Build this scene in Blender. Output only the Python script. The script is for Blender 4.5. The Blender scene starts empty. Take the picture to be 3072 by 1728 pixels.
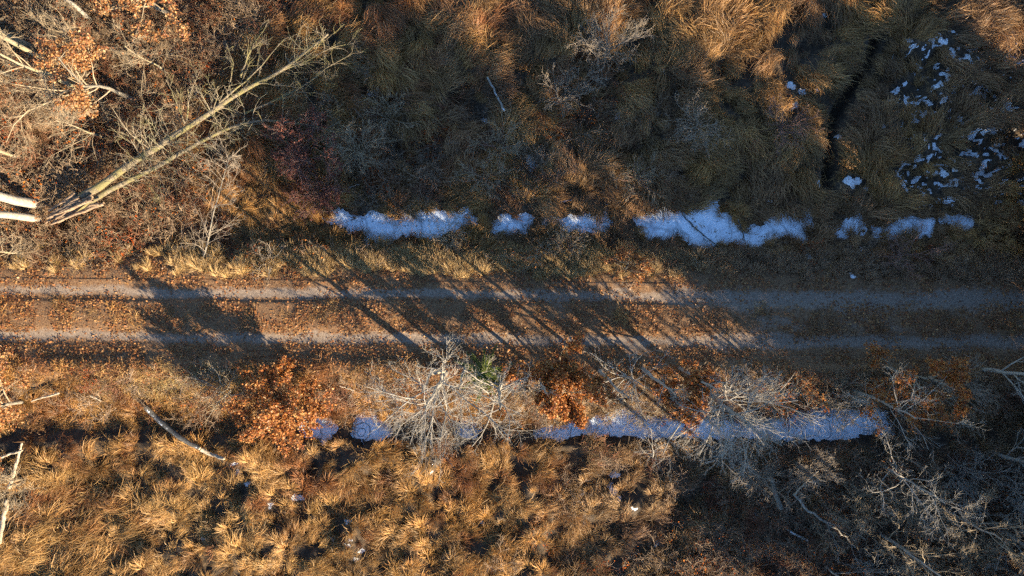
import bpy, math
import numpy as np
from mathutils import Vector

# ------------------------------------------------------------------ camera, sky, sun, exposure
scene = bpy.context.scene
CAM_H = 27.3                        # metres above the track
SC = 75.0                           # photograph pixels (3072 wide) per metre on the track
SUN_EL = math.radians(19.0)
SUN_DIR = np.array([0.77, -0.638]); SUN_DIR /= np.linalg.norm(SUN_DIR)   # towards the sun, on the map

cam = bpy.data.cameras.new('camera')
cam.lens = 24.0; cam.sensor_width = 36.0
cam.clip_start = 0.1; cam.clip_end = 3000.0
cam_ob = bpy.data.objects.new('camera', cam)
cam_ob.location = (0, 0, CAM_H); cam_ob.rotation_euler = (0, 0, 0)
scene.collection.objects.link(cam_ob)
scene.camera = cam_ob

world = bpy.data.worlds.new('World'); scene.world = world
world.use_nodes = True
wn = world.node_tree; wn.nodes.clear()
w_out = wn.nodes.new('ShaderNodeOutputWorld'); w_bg = wn.nodes.new('ShaderNodeBackground')
w_sky = wn.nodes.new('ShaderNodeTexSky'); w_sky.sky_type = 'NISHITA'; w_sky.sun_disc = False
w_sky.sun_elevation = SUN_EL
w_sky.sun_rotation = math.atan2(SUN_DIR[0], SUN_DIR[1])
w_sky.air_density = 1.0; w_sky.dust_density = 0.0; w_sky.ozone_density = 4.0
w_bg.inputs['Strength'].default_value = 0.076
wn.links.new(w_sky.outputs[0], w_bg.inputs[0]); wn.links.new(w_bg.outputs[0], w_out.inputs[0])

sun = bpy.data.lights.new('sun', 'SUN'); sun.energy = 5.0; sun.angle = math.radians(0.5)
sun.color = (1.0, 0.83, 0.58)
sun_ob = bpy.data.objects.new('sun', sun); scene.collection.objects.link(sun_ob)
to_sun = Vector((SUN_DIR[0] * math.cos(SUN_EL), SUN_DIR[1] * math.cos(SUN_EL), math.sin(SUN_EL)))
sun_ob.rotation_euler = to_sun.to_track_quat('Z', 'Y').to_euler()

scene.view_settings.view_transform = 'Standard'; scene.view_settings.look = 'None'
scene.view_settings.exposure = 2.0; scene.view_settings.gamma = 1.0
scene.view_settings.use_curve_mapping = False
scene.cycles.max_bounces = 3; scene.cycles.diffuse_bounces = 1; scene.cycles.transmission_bounces = 1
scene.cycles.use_denoising = False; scene.cycles.use_adaptive_sampling = True; scene.cycles.adaptive_threshold = 0.03
scene.cycles.transparent_max_bounces = 4
scene.cycles.caustics_reflective = False; scene.cycles.caustics_refractive = False

# ------------------------------------------------------------------ noise and layout helpers
_tab = np.random.default_rng(7).random((256, 256))
def vnoise(x, y, s=0):
    x = np.asarray(x, float) + s * 17.31; y = np.asarray(y, float) + s * 41.77
    xi = np.floor(x).astype(int); yi = np.floor(y).astype(int)
    fx = x - xi; fy = y - yi
    fx = fx * fx * (3 - 2 * fx); fy = fy * fy * (3 - 2 * fy)
    a = _tab[xi % 256, yi % 256]; b = _tab[(xi + 1) % 256, yi % 256]
    c = _tab[xi % 256, (yi + 1) % 256]; d = _tab[(xi + 1) % 256, (yi + 1) % 256]
    return (a * (1 - fx) + b * fx) * (1 - fy) + (c * (1 - fx) + d * fx) * fy
def fbm(x, y, s=0, o=3):
    v = 0; a = 0.5; t = 0
    for i in range(o):
        v = v + a * vnoise(x * 2 ** i, y * 2 ** i, s + i * 3); t += a; a *= 0.5
    return v / t
def sstep(e0, e1, x):
    t = np.clip((x - e0) / (e1 - e0), 0, 1); return t * t * (3 - 2 * t)
def to_px(x, y): return 1536 + SC * x, 864 - SC * y
def G(px, py, z=0.0):                      # the point at height z seen at that photograph pixel
    k = (CAM_H - z) / CAM_H
    return np.array([(px - 1536) / SC * k, (864 - py) / SC * k, z])

UPPER_ICE = [
    [(955, 652), (1010, 636), (1060, 648), (1120, 645), (1180, 655), (1240, 648), (1300, 640), (1360, 632), (1412, 626), (1424, 660), (1400, 690), (1340, 682), (1290, 696), (1240, 700), (1180, 702), (1130, 716), (1088, 722), (1096, 692), (1040, 678)],
    [(1480, 658), (1520, 648), (1590, 650), (1582, 688), (1540, 688), (1500, 702), (1484, 680)],
    [(1636, 662), (1740, 652), (1818, 638), (1834, 672), (1780, 690), (1700, 676)],
    [(1912, 652), (1990, 624), (2060, 638), (2150, 616), (2172, 642), (2200, 664), (2236, 692), (2300, 680), (2355, 642), (2442, 628), (2456, 682), (2436, 706), (2345, 694), (2300, 726), (2232, 732), (2200, 716), (2112, 732), (2084, 718), (2050, 697), (1990, 716), (1952, 700)],
    [(2516, 684), (2600, 650), (2612, 682), (2540, 702)],
    [(2650, 682), (2760, 652), (2822, 655), (2812, 702), (2740, 692), (2670, 702)],
    [(2858, 652), (2944, 645), (2940, 678), (2880, 674)]]
LOWER_ICE = [
    [(880, 1300), (905, 1266), (940, 1262), (972, 1268), (988, 1292), (984, 1322), (965, 1342), (930, 1336), (896, 1320)],
    [(1056, 1266), (1085, 1248), (1118, 1262), (1148, 1296), (1160, 1318), (1100, 1330), (1058, 1330), (1046, 1310)],
    [(1372, 1292), (1420, 1272), (1440, 1300), (1410, 1324), (1370, 1314)],
    [(1612, 1314), (1680, 1292), (1740, 1282), (1800, 1270), (1850, 1242), (1920, 1246), (1960, 1262), (2080, 1268), (2200, 1278), (2380, 1268), (2450, 1246), (2560, 1238), (2690, 1246), (2708, 1304), (2600, 1318), (2480, 1328), (2300, 1324), (2100, 1324), (1930, 1324), (1900, 1312), (1750, 1312), (1680, 1328)]]
def poly_sd(px, py, poly):                 # signed distance in px, inside positive
    P = np.array(poly, float); Q = np.roll(P, -1, 0)
    d = np.full(px.shape, 1e9); ins = np.zeros(px.shape, bool)
    for (ax, ay), (bx, by) in zip(P, Q):
        ex, ey = bx - ax, by - ay
        t = np.clip(((px - ax) * ex + (py - ay) * ey) / (ex * ex + ey * ey), 0, 1)
        d = np.minimum(d, np.hypot(px - ax - t * ex, py - ay - t * ey))
        c = ((ay > py) != (by > py)) & (px < (bx - ax) * (py - ay) / (by - ay + 1e-9) + ax)
        ins ^= c
    return np.where(ins, d, -d)
ICE_FLAT = UPPER_ICE + LOWER_ICE
def ice_sd(px, py):
    out = np.full(px.shape, -200.0)
    wx = px + (fbm(px / 22, py / 22, 5) - .5) * 34; wy = py + (fbm(px / 16, py / 16, 9) - .5) * 40
    for poly in ICE_FLAT:
        A = np.array(poly)
        m = (px > A[:, 0].min() - 60) & (px < A[:, 0].max() + 60) & (py > A[:, 1].min() - 60) & (py < A[:, 1].max() + 60)
        if m.any(): out[m] = np.maximum(out[m], poly_sd(wx[m], wy[m], poly))
    return out
SPOTS = [(2855, 108, 24), (2890, 150, 14), (2905, 172, 20), (2960, 160, 13), (2850, 290, 17), (2790, 295, 12), (2745, 240, 15), (2720, 255, 13), (3000, 275, 16), (3045, 300, 18), (2985, 300, 12), (2905, 340, 18), (2848, 400, 14), (2835, 430, 14), (2920, 400, 18), (2890, 470, 18), (2780, 470, 17), (2785, 535, 16), (2745, 550, 16), (2915, 530, 14), (2980, 500, 16), (3010, 515, 18), (2960, 515, 12), (2610, 502, 14), (2650, 505, 15), (2570, 540, 20), (2600, 535, 12), (2630, 560, 14), (2480, 545, 15), (2435, 545, 9), (2395, 240, 14), (2430, 262, 16), (2480, 255, 12), (2360, 275, 14), (2545, 395, 12), (2600, 190, 7), (2650, 355, 10), (2670, 375, 13), (2740, 370, 12), (2700, 440, 8), (2260, 280, 10), (1100, 262, 16), (1075, 290, 9), (1108, 235, 9), (1135, 225, 9), (1280, 75, 9), (1430, 170, 8), (1455, 345, 12), (1485, 330, 9), (1250, 298, 8), (1570, 360, 11), (1595, 350, 11), (1600, 490, 16), (1585, 470, 11), (1690, 345, 11), (1860, 335, 13), (1800, 330, 9), (1805, 435, 8), (1798, 465, 12), (1790, 480, 8), (1955, 460, 9), (1390, 410, 7), (2090, 470, 10), (1320, 480, 7), (2000, 205, 10), (2265, 95, 8), (2075, 45, 9), (2500, 25, 9), (2750, 40, 10), (2950, 110, 9), (3060, 140, 12), (1845, 1440, 12), (1855, 1435, 9), (1838, 1470, 9), (1848, 1492, 15), (1858, 1515, 12), (1745, 1495, 9), (1905, 1535, 9), (715, 1255, 10), (690, 1400, 11), (700, 1425, 9), (722, 1462, 9), (872, 1508, 11), (890, 1518, 10), (800, 1530, 8), (1185, 1575, 8), (1045, 1625, 10), (1042, 1645, 9), (1060, 1690, 8), (1075, 1665, 8), (1290, 1430, 9), (1182, 1562, 7), (1450, 1590, 9), (585, 1640, 8), (600, 1655, 7), (2125, 1500, 9), (2275, 1555, 10), (1985, 1650, 12), (2240, 1650, 9), (2380, 1560, 10), (2070, 770, 10), (2090, 785, 12), (2430, 765, 10), (2540, 800, 10), (2560, 825, 9), (2940, 755, 12), (2600, 750, 9), (1130, 760, 10), (1225, 745, 8), (1700, 760, 8), (2780, 615, 9), (3040, 500, 12), (2690, 80, 9), (2410, 300, 9), (1225, 1430, 7), (980, 1640, 8), (1030, 1580, 8)]
def spot_mask(px, py):
    reg = sstep(2600, 2820, px) * sstep(640, 600, py) * sstep(20, 110, py)
    out = reg * sstep(.61, .68, fbm(px / 12, py / 10, 131, 2)) * (px < 3500)
    wx = px + (fbm(px / 14, py / 14, 2) - .5) * 26; wy = py + (fbm(px / 14, py / 14, 8) - .5) * 26
    for sx, sy, r in SPOTS:
        r = r * (.55 if sx > 2600 else .85)
        m = (np.abs(px - sx) < r * 2.6 + 14) & (np.abs(py - sy) < r * 2.6 + 14)
        if m.any():
            d = np.hypot(wx[m] - sx, (wy[m] - sy) * 1.15) / r
            out[m] = np.maximum(out[m], 1 - sstep(0.75, 1.45, d))
    return out
TRENCH = [(2652, 90), (2632, 165), (2590, 235), (2558, 300), (2530, 350), (2514, 400), (2512, 470), (2498, 560)]
def line_dist(px, py, pts):
    d = np.full(px.shape, 1e9)
    for (ax, ay), (bx, by) in zip(pts[:-1], pts[1:]):
        ex, ey = bx - ax, by - ay
        t = np.clip(((px - ax) * ex + (py - ay) * ey) / (ex * ex + ey * ey), 0, 1)
        d = np.minimum(d, np.hypot(px - ax - t * ex, py - ay - t * ey))
    return d
PROF_Y = [-3000, 595, 625, 715, 745, 790, 826, 850, 868, 888, 905, 915, 955, 988, 1002, 1019, 1036, 1052, 1080, 1104, 1122, 1165, 1235, 1252, 1318, 1345, 1385, 1430, 4000]
PROF_Z = [-.60, -.60, -.57, -.57, -.50, -.14, .00, .02, -.01, -.035, -.03, .045, .065, .04, -.01, -.035, -.02, .03, .12, .30, .27, -.10, -.60, -.68, -.68, -.42, -.38, -.52, -.52]
def road_y(px, py): return py - (np.clip(px, -600, 3700) - 1536) * 0.008
def terrain(x, y, parts=False):
    x = np.asarray(x, float); y = np.asarray(y, float)
    px, py = to_px(x, y)
    yr = road_y(px, py)
    wob = (fbm(px / 150, py / 150, 3) - .5)
    off_road = np.maximum(sstep(850, 770, yr), sstep(1080, 1150, yr))
    z = np.interp(yr + wob * 26 * off_road, PROF_Y, PROF_Z)
    marsh = np.maximum(sstep(610, 540, yr), sstep(1340, 1400, yr))
    tus = fbm(px / 78, py / 78, 11, 2)
    z = z + marsh * ((tus - .5) * 1.05 + (fbm(px / 420, py / 420, 4) - .5) * .5)
    z = z + off_road * (fbm(px / 34, py / 34, 21) - .5) * 0.16
    z = z + (1 - off_road) * (fbm(px / 26, py / 26, 31) - .5) * 0.012
    sd = ice_sd(px, py) + 1
    w = sstep(-16, 4, sd)
    z = z * (1 - w) + np.where(py > 900, -1.1, -0.9) * w
    td = line_dist(px, py, TRENCH)
    z = z - 0.75 * (1 - sstep(7, 26, td))
    sp = spot_mask(px, py)
    z = z - 0.10 * sp * marsh
    return (z, yr, marsh, sd, sp, td) if parts else z
def tz(px, py):
    p = G(px, py); return float(terrain(np.array([p[0]]), np.array([p[1]]))[0])
def ground_point(px, py):                  # where the ray through that pixel meets the ground
    z = 0.0
    for _ in range(4):
        p = G(px, py, z); z = float(terrain(np.array([p[0]]), np.array([p[1]]))[0])
    return G(px, py, z)

# ------------------------------------------------------------------ mesh and material helpers
def link(o): scene.collection.objects.link(o)
def new_mesh(name, verts, loops, starts, totals, smooth=False, col=None):
    me = bpy.data.meshes.new(name)
    me.vertices.add(len(verts)); me.vertices.foreach_set('co', np.ascontiguousarray(verts, dtype=np.float32).ravel())
    me.loops.add(len(loops)); me.loops.foreach_set('vertex_index', np.ascontiguousarray(loops, dtype=np.int32))
    me.polygons.add(len(starts)); me.polygons.foreach_set('loop_start', np.ascontiguousarray(starts, dtype=np.int32))
    me.polygons.foreach_set('loop_total', np.ascontiguousarray(totals, dtype=np.int32))
    if smooth: me.polygons.foreach_set('use_smooth', np.ones(len(starts), bool))
    if col is not None:
        a = me.attributes.new('col', 'FLOAT_COLOR', 'POINT')
        c = np.ones((len(verts), 4), np.float32); c[:, :3] = col
        a.data.foreach_set('color', c.ravel())
    me.update(calc_edges=True); me.validate(verbose=False)
    return me
class MB:
    def __init__(s): s.v = []; s.f = []; s.c = []; s.n = 0
    def add(s, v, quads, col=None):         # v (N,3), quads (M,k)
        s.v.append(v); s.f.append(np.asarray(quads) + s.n); s.n += len(v)
        s.c.append(np.broadcast_to(np.array(col if col is not None else (1, 1, 1), float), (len(v), 3)))
    def mesh(s, name, smooth=False, with_col=True):
        v = np.concatenate(s.v); loops = np.concatenate([f.ravel() for f in s.f])
        tot = np.concatenate([np.full(len(f), f.shape[1]) for f in s.f])
        st = np.concatenate([[0], np.cumsum(tot)[:-1]])
        return new_mesh(name, v, loops, st, tot, smooth, np.concatenate(s.c) if with_col else None)
def obj(name, me, mat, parent=None, **props):
    me.materials.append(mat) if mat and not me.materials else None
    o = bpy.data.objects.new(name, me); link(o)
    if parent is not None: o.parent = parent
    for k, v in props.items(): o[k] = v
    return o
def thing(name, label, cat, loc, group=None):
    o = bpy.data.objects.new(name, None); link(o); o.empty_display_size = 0.2
    o.location = loc; o['label'] = label; o['category'] = cat
    if group: o['group'] = group
    return o

def nmat(name):
    m = bpy.data.materials.new(name); m.use_nodes = True
    nt = m.node_tree; nt.nodes.clear()
    return m, nt, nt.nodes.new, nt.links.new
def plant_mat(name, transl=0.25, gloss=0.0, instancer=False, rough=0.5):
    m, nt, N, L = nmat(name)
    out = N('ShaderNodeOutputMaterial')
    at = N('ShaderNodeAttribute'); at.attribute_name = 'col'
    c = at.outputs['Color']
    if instancer:
        ti = N('ShaderNodeAttribute'); ti.attribute_type = 'INSTANCER'; ti.attribute_name = 'tint'
        mx = N('ShaderNodeMix'); mx.data_type = 'RGBA'; mx.blend_type = 'MULTIPLY'; mx.inputs['Factor'].default_value = 1
        L(at.outputs['Color'], mx.inputs['A']); L(ti.outputs['Color'], mx.inputs['B']); c = mx.outputs['Result']
    d = N('ShaderNodeBsdfDiffuse'); t = N('ShaderNodeBsdfTranslucent')
    L(c, d.inputs['Color']); L(c, t.inputs['Color'])
    ms = N('ShaderNodeMixShader'); ms.inputs[0].default_value = transl
    L(d.outputs[0], ms.inputs[1]); L(t.outputs[0], ms.inputs[2]); last = ms.outputs[0]
    if gloss:
        g = N('ShaderNodeBsdfGlossy'); g.inputs['Roughness'].default_value = rough
        m2 = N('ShaderNodeMixShader'); m2.inputs[0].default_value = gloss
        L(last, m2.inputs[1]); L(g.outputs[0], m2.inputs[2]); last = m2.outputs[0]
    L(last, out.inputs[0])
    return m
def bark_mat(name, c1, c2, c3, scale=9.0, bump=0.35, moss=None):
    m, nt, N, L = nmat(name)
    out = N('ShaderNodeOutputMaterial'); b = N('ShaderNodeBsdfPrincipled'); b.inputs['Roughness'].default_value = 0.9
    tc = N('ShaderNodeTexCoord')
    n1 = N('ShaderNodeTexNoise'); n1.inputs['Scale'].default_value = scale; n1.inputs['Detail'].default_value = 5; n1.inputs['Roughness'].default_value = .65
    L(tc.outputs['Object'], n1.inputs['Vector'])
    r = N('ShaderNodeValToRGB'); e = r.color_ramp.elements
    e[0].position = .32; e[0].color = (*c1, 1); e[1].position = .68; e[1].color = (*c3, 1)
    k = e.new(.5); k.color = (*c2, 1)
    L(n1.outputs['Fac'], r.inputs[0]); c = r.outputs['Color']
    if moss:
        n2 = N('ShaderNodeTexNoise'); n2.inputs['Scale'].default_value = 2.3; n2.inputs['Detail'].default_value = 4
        L(tc.outputs['Object'], n2.inputs['Vector'])
        r2 = N('ShaderNodeValToRGB'); r2.color_ramp.elements[0].position = .46; r2.color_ramp.elements[1].position = .58
        L(n2.outputs['Fac'], r2.inputs[0])
        mx = N('ShaderNodeMix'); mx.data_type = 'RGBA'
        L(r2.outputs['Color'], mx.inputs['Factor']); L(c, mx.inputs['A']); mx.inputs['B'].default_value = (*moss, 1); c = mx.outputs['Result']
    L(c, b.inputs['Base Color'])
    bp = N('ShaderNodeBump'); bp.inputs['Strength'].default_value = bump; bp.inputs['Distance'].default_value = .05
    n3 = N('ShaderNodeTexNoise'); n3.inputs['Scale'].default_value = scale * 3; n3.inputs['Detail'].default_value = 4
    L(tc.outputs['Object'], n3.inputs['Vector']); L(n3.outputs['Fac'], bp.inputs['Height']); L(bp.outputs[0], b.inputs['Normal'])
    L(b.outputs[0], out.inputs[0])
    return m
M = {
    'grass': plant_mat('dry_grass_blades', .30, .03, True),
    'twigs': plant_mat('brush_twigs', .0, .0, True),
    'leaf': plant_mat('withered_leaves', .35, .02, False, .45),
    'needle': plant_mat('conifer_needles', .2, .02),
    'pale': bark_mat('pale_bark', (.17, .13, .085), (.28, .225, .155), (.38, .315, .225), 9, .8, (.25, .22, .125)),
    'grey': bark_mat('grey_bark', (.20, .175, .14), (.30, .265, .22), (.40, .36, .30), 9),
    'twig_grey': bark_mat('grey_twigs', (.22, .19, .15), (.30, .265, .22), (.38, .34, .29), 3, .1),
    'twig_tan': bark_mat('tan_twigs', (.20, .15, .09), (.29, .22, .14), (.37, .29, .195), 3, .1),
    'twig_red': bark_mat('red_twigs', (.14, .075, .055), (.20, .11, .085), (.28, .17, .13), 3, .1),
    'twig_shade_brown': bark_mat('shade_brown_twigs', (.19, .145, .10), (.26, .205, .15), (.34, .275, .205), 3, .1),  # darker copy of the grey twigs, shade mixed into the colour for shaded shrubs
    'moss': bark_mat('mossy_bark', (.08, .06, .04), (.19, .15, .095), (.30, .245, .165), 14, 1.0, (.20, .17, .07)),
    'rot': bark_mat('rotten_wood', (.10, .065, .04), (.24, .16, .10), (.40, .29, .19), 12, .5),
    'dark': bark_mat('dark_bark', (.045, .045, .04), (.09, .085, .075), (.17, .16, .14), 10, .5),
    'bare': bark_mat('barkless_wood', (.22, .17, .115), (.37, .30, .215), (.48, .40, .30), 12, .6),
    'trunk': bark_mat('oak_bark', (.10, .085, .065), (.18, .155, .12), (.27, .24, .19), 9, .5),
}
def add_snow(name, base, thr):           # a bark with snow lying on its upper side
    m = base.copy(); m.name = name; nt = m.node_tree; N = nt.nodes.new; L = nt.links.new
    b = next(n for n in nt.nodes if n.type == 'BSDF_PRINCIPLED')
    src = b.inputs['Base Color'].links[0].from_socket
    ge = N('ShaderNodeNewGeometry'); sx = N('ShaderNodeSeparateXYZ'); L(ge.outputs['Normal'], sx.inputs[0])
    tc = N('ShaderNodeTexCoord'); no = N('ShaderNodeTexNoise'); no.inputs['Scale'].default_value = 7; no.inputs['Detail'].default_value = 3
    L(tc.outputs['Object'], no.inputs['Vector'])
    ad = N('ShaderNodeMath'); ad.operation = 'MULTIPLY'; L(sx.outputs['Z'], ad.inputs[0]); L(no.outputs['Fac'], ad.inputs[1])
    r = N('ShaderNodeValToRGB'); r.color_ramp.elements[0].position = thr; r.color_ramp.elements[1].position = thr + .05
    L(ad.outputs[0], r.inputs[0])
    mx = N('ShaderNodeMix'); mx.data_type = 'RGBA'; L(r.outputs['Color'], mx.inputs['Factor'])
    L(src, mx.inputs['A']); mx.inputs['B'].default_value = (.82, .84, .86, 1); L(mx.outputs['Result'], b.inputs['Base Color'])
    return m
M['dark_snow'] = add_snow('dark_bark_with_snow', M['dark'], .57)
M['grey_snow'] = add_snow('grey_bark_with_snow', M['grey'], .49)

# ------------------------------------------------------------------ ground, track and frozen ditches
def axis(lo, hi, step, far):
    a = np.arange(lo, hi + step * .5, step); out = []; s = step; p = hi
    while p < far: s *= 1.35; p += s; out.append(p)
    q = []; s = step; p = lo
    while p > -far: s *= 1.35; p -= s; q.append(p)
    return np.array(q[::-1] + list(a) + out)
GX = axis(-22.5, 22.5, .09, 900); GY = axis(-13.5, 13.5, .075, 900)
gx, gy = np.meshgrid(GX, GY)
gz, gyr, gmarsh, gsd, gsp, gtd = terrain(gx.ravel(), gy.ravel(), True)
nx, ny = len(GX), len(GY)
ii = np.arange(nx * ny).reshape(ny, nx)
gq = np.stack([ii[:-1, :-1], ii[:-1, 1:], ii[1:, 1:], ii[1:, :-1]], -1).reshape(-1, 4)
gpx, gpy = to_px(gx.ravel(), gy.ravel())
# ground colour: R = snow lying, G = leaf litter, B = peat
litter = np.maximum(sstep(745, 800, gyr) * sstep(1180, 1110, gyr), sstep(900, 620, gpx) * sstep(760, 600, gpy))
snow = gsp * .9
gcol = np.stack([np.clip(snow, 0, 1), litter, gmarsh], 1)
gme = new_mesh('ground', np.stack([gx.ravel(), gy.ravel(), gz], 1), gq.ravel(), np.arange(len(gq)) * 4, np.full(len(gq), 4), True, gcol)

def ground_mat():
    m, nt, N, L = nmat('marsh_ground')
    out = N('ShaderNodeOutputMaterial'); b = N('ShaderNodeBsdfPrincipled'); b.inputs['Roughness'].default_value = .95
    tc = N('ShaderNodeTexCoord'); at = N('ShaderNodeAttribute'); at.attribute_name = 'col'
    sp = N('ShaderNodeSeparateColor'); L(at.outputs['Color'], sp.inputs[0])
    def noise(s, d=5):
        n = N('ShaderNodeTexNoise'); n.inputs['Scale'].default_value = s; n.inputs['Detail'].default_value = d
        n.inputs['Roughness'].default_value = .65; L(tc.outputs['Object'], n.inputs['Vector']); return n.outputs['Fac']
    def ramp(f, els):
        r = N('ShaderNodeValToRGB'); e = r.color_ramp.elements
        e[0].position, e[0].color = els[0][0], (*els[0][1], 1); e[1].position, e[1].color = els[-1][0], (*els[-1][1], 1)
        for p, c in els[1:-1]: k = e.new(p); k.color = (*c, 1)
        L(f, r.inputs[0]); return r.outputs['Color']
    def mix(f, a, bb):
        x = N('ShaderNodeMix'); x.data_type = 'RGBA'; L(f, x.inputs['Factor']); L(a, x.inputs['A'])
        if isinstance(bb, tuple): x.inputs['B'].default_value = (*bb, 1)
        else: L(bb, x.inputs['B'])
        return x.outputs['Result']
    peat = ramp(noise(3.5), [(.3, (.020, .014, .009)), (.5, (.050, .034, .020)), (.7, (.11, .07, .038))])
    lit = ramp(noise(16, 6), [(.28, (.05, .028, .015)), (.45, (.14, .075, .036)), (.58, (.22, .125, .06)), (.74, (.34, .22, .12))])
    c = mix(sp.outputs[1], peat, lit)
    ad = N('ShaderNodeMath'); ad.operation = 'ADD'; ad.use_clamp = True
    nm = N('ShaderNodeMath'); nm.operation = 'MULTIPLY_ADD'; nm.inputs[1].default_value = .9; nm.inputs[2].default_value = -.45
    L(noise(15, 5), nm.inputs[0]); L(sp.outputs[0], ad.inputs[0]); L(nm.outputs[0], ad.inputs[1])
    sm = N('ShaderNodeValToRGB'); sm.color_ramp.elements[0].position = .42; sm.color_ramp.elements[1].position = .50
    L(ad.outputs[0], sm.inputs[0])
    c = mix(sm.outputs['Color'], c, (.84, .86, .88))
    L(c, b.inputs['Base Color'])
    bp = N('ShaderNodeBump'); bp.inputs['Strength'].default_value = .6; bp.inputs['Distance'].default_value = .06
    L(noise(20, 4), bp.inputs['Height']); L(bp.outputs[0], b.inputs['Normal'])
    L(b.outputs[0], out.inputs[0]); return m
obj('ground', gme, ground_mat(), kind='structure')

# the two-rut track, a sheet a few millimetres above the ground
TX = np.concatenate([np.linspace(-60, -22.6, 60), np.arange(-22.5, 22.51, .10), np.linspace(22.6, 60, 60)]); TV = np.arange(842, 1064, 3.0)
tx, tv = np.meshgrid(TX, TV)
tpx = 1536 + SC * tx; tpy = tv + (np.clip(tpx, -600, 3700) - 1536) * .008
edge = (fbm(tpx / 40, tv / 40, 77) - .5) * 16
tpy = np.where(tv == TV[0], tpy + edge, np.where(tv == TV[-1], tpy + edge, tpy))
ty = (864 - tpy) / SC
tzv = terrain(tx.ravel(), ty.ravel()) + .012
tzv = np.where((tv.ravel() == TV[0]) | (tv.ravel() == TV[-1]), tzv - .05, tzv)
wv = tv + (fbm(tpx / 60, tv / 60, 55) - .5) * 18 + (fbm(tpx / 420, tpx * 0, 57) - .5) * 22
rt = sstep(1800, 2300, tpx)
up = np.exp(-((wv - 886 - 4 * rt) / (17 + 12 * rt + 14 * (fbm(tpx / 170, tpx * 0, 58) - .5))) ** 2); lo = np.exp(-((wv - 1020) / (17 + 5 * rt + 14 * (fbm(tpx / 170, tpx * 0, 59) - .5))) ** 2)
mid = rt * .14 * np.exp(-((wv - 950) / 50) ** 2) + .35 * sstep(.55, .8, fbm(tpx / 120, tv / 60, 61)) * sstep(1050, 1400, tpx)
rut = np.clip(np.maximum(up, lo) * (.42 + .7 * fbm(tpx / 90, tv / 30, 83)) + mid, 0, 1)
nn, mm = tx.shape; jj = np.arange(nn * mm).reshape(nn, mm)
tq = np.stack([jj[:-1, :-1], jj[1:, :-1], jj[1:, 1:], jj[:-1, 1:]], -1).reshape(-1, 4)
tme = new_mesh('track', np.stack([tx.ravel(), ty.ravel(), tzv], 1), tq.ravel(), np.arange(len(tq)) * 4, np.full(len(tq), 4), True,
               np.stack([rut.ravel(), rt.ravel(), rut.ravel() * 0], 1))
def track_mat():
    m, nt, N, L = nmat('gravel_track')
    out = N('ShaderNodeOutputMaterial'); b = N('ShaderNodeBsdfPrincipled'); b.inputs['Roughness'].default_value = .95
    tc = N('ShaderNodeTexCoord'); at = N('ShaderNodeAttribute'); at.attribute_name = 'col'
    sp = N('ShaderNodeSeparateColor'); L(at.outputs['Color'], sp.inputs[0])
    def noise(s, d=5, r=.65):
        n = N('ShaderNodeTexNoise'); n.inputs['Scale'].default_value = s; n.inputs['Detail'].default_value = d
        n.inputs['Roughness'].default_value = r; L(tc.outputs['Object'], n.inputs['Vector']); return n.outputs['Fac']
    def ramp(f, els):
        r = N('ShaderNodeValToRGB'); e = r.color_ramp.elements
        e[0].position, e[0].color = els[0][0], (*els[0][1], 1); e[1].position, e[1].color = els[-1][0], (*els[-1][1], 1)
        for p, c in els[1:-1]: k = e.new(p); k.color = (*c, 1)
        L(f, r.inputs[0]); return r.outputs['Color']
    grav = ramp(noise(13, 8, .82), [(.3, (.10, .073, .052)), (.5, (.21, .158, .118)), (.68, (.34, .265, .205))])
    turf = ramp(noise(17, 6), [(.28, (.045, .023, .012)), (.45, (.13, .068, .032)), (.6, (.23, .13, .062)), (.76, (.37, .24, .125))])
    nm = N('ShaderNodeMath'); nm.operation = 'MULTIPLY_ADD'; nm.inputs[1].default_value = 1.1; nm.inputs[2].default_value = -.55
    L(noise(5, 6), nm.inputs[0])
    ad = N('ShaderNodeMath'); ad.operation = 'ADD'; ad.use_clamp = True; L(sp.outputs[0], ad.inputs[0]); L(nm.outputs[0], ad.inputs[1])
    r = N('ShaderNodeValToRGB'); r.color_ramp.elements[0].position = .2; r.color_ramp.elements[1].position = .62; L(ad.outputs[0], r.inputs[0])
    mx = N('ShaderNodeMix'); mx.data_type = 'RGBA'; L(r.outputs['Color'], mx.inputs['Factor']); L(turf, mx.inputs['A']); L(grav, mx.inputs['B'])
    L(mx.outputs['Result'], b.inputs['Base Color'])
    bp = N('ShaderNodeBump'); bp.inputs['Strength'].default_value = .5; bp.inputs['Distance'].default_value = .035
    L(noise(26, 4, .7), bp.inputs['Height']); L(bp.outputs[0], b.inputs['Normal'])
    L(b.outputs[0], out.inputs[0]); return m
obj('track', tme, track_mat(), kind='structure')

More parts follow.
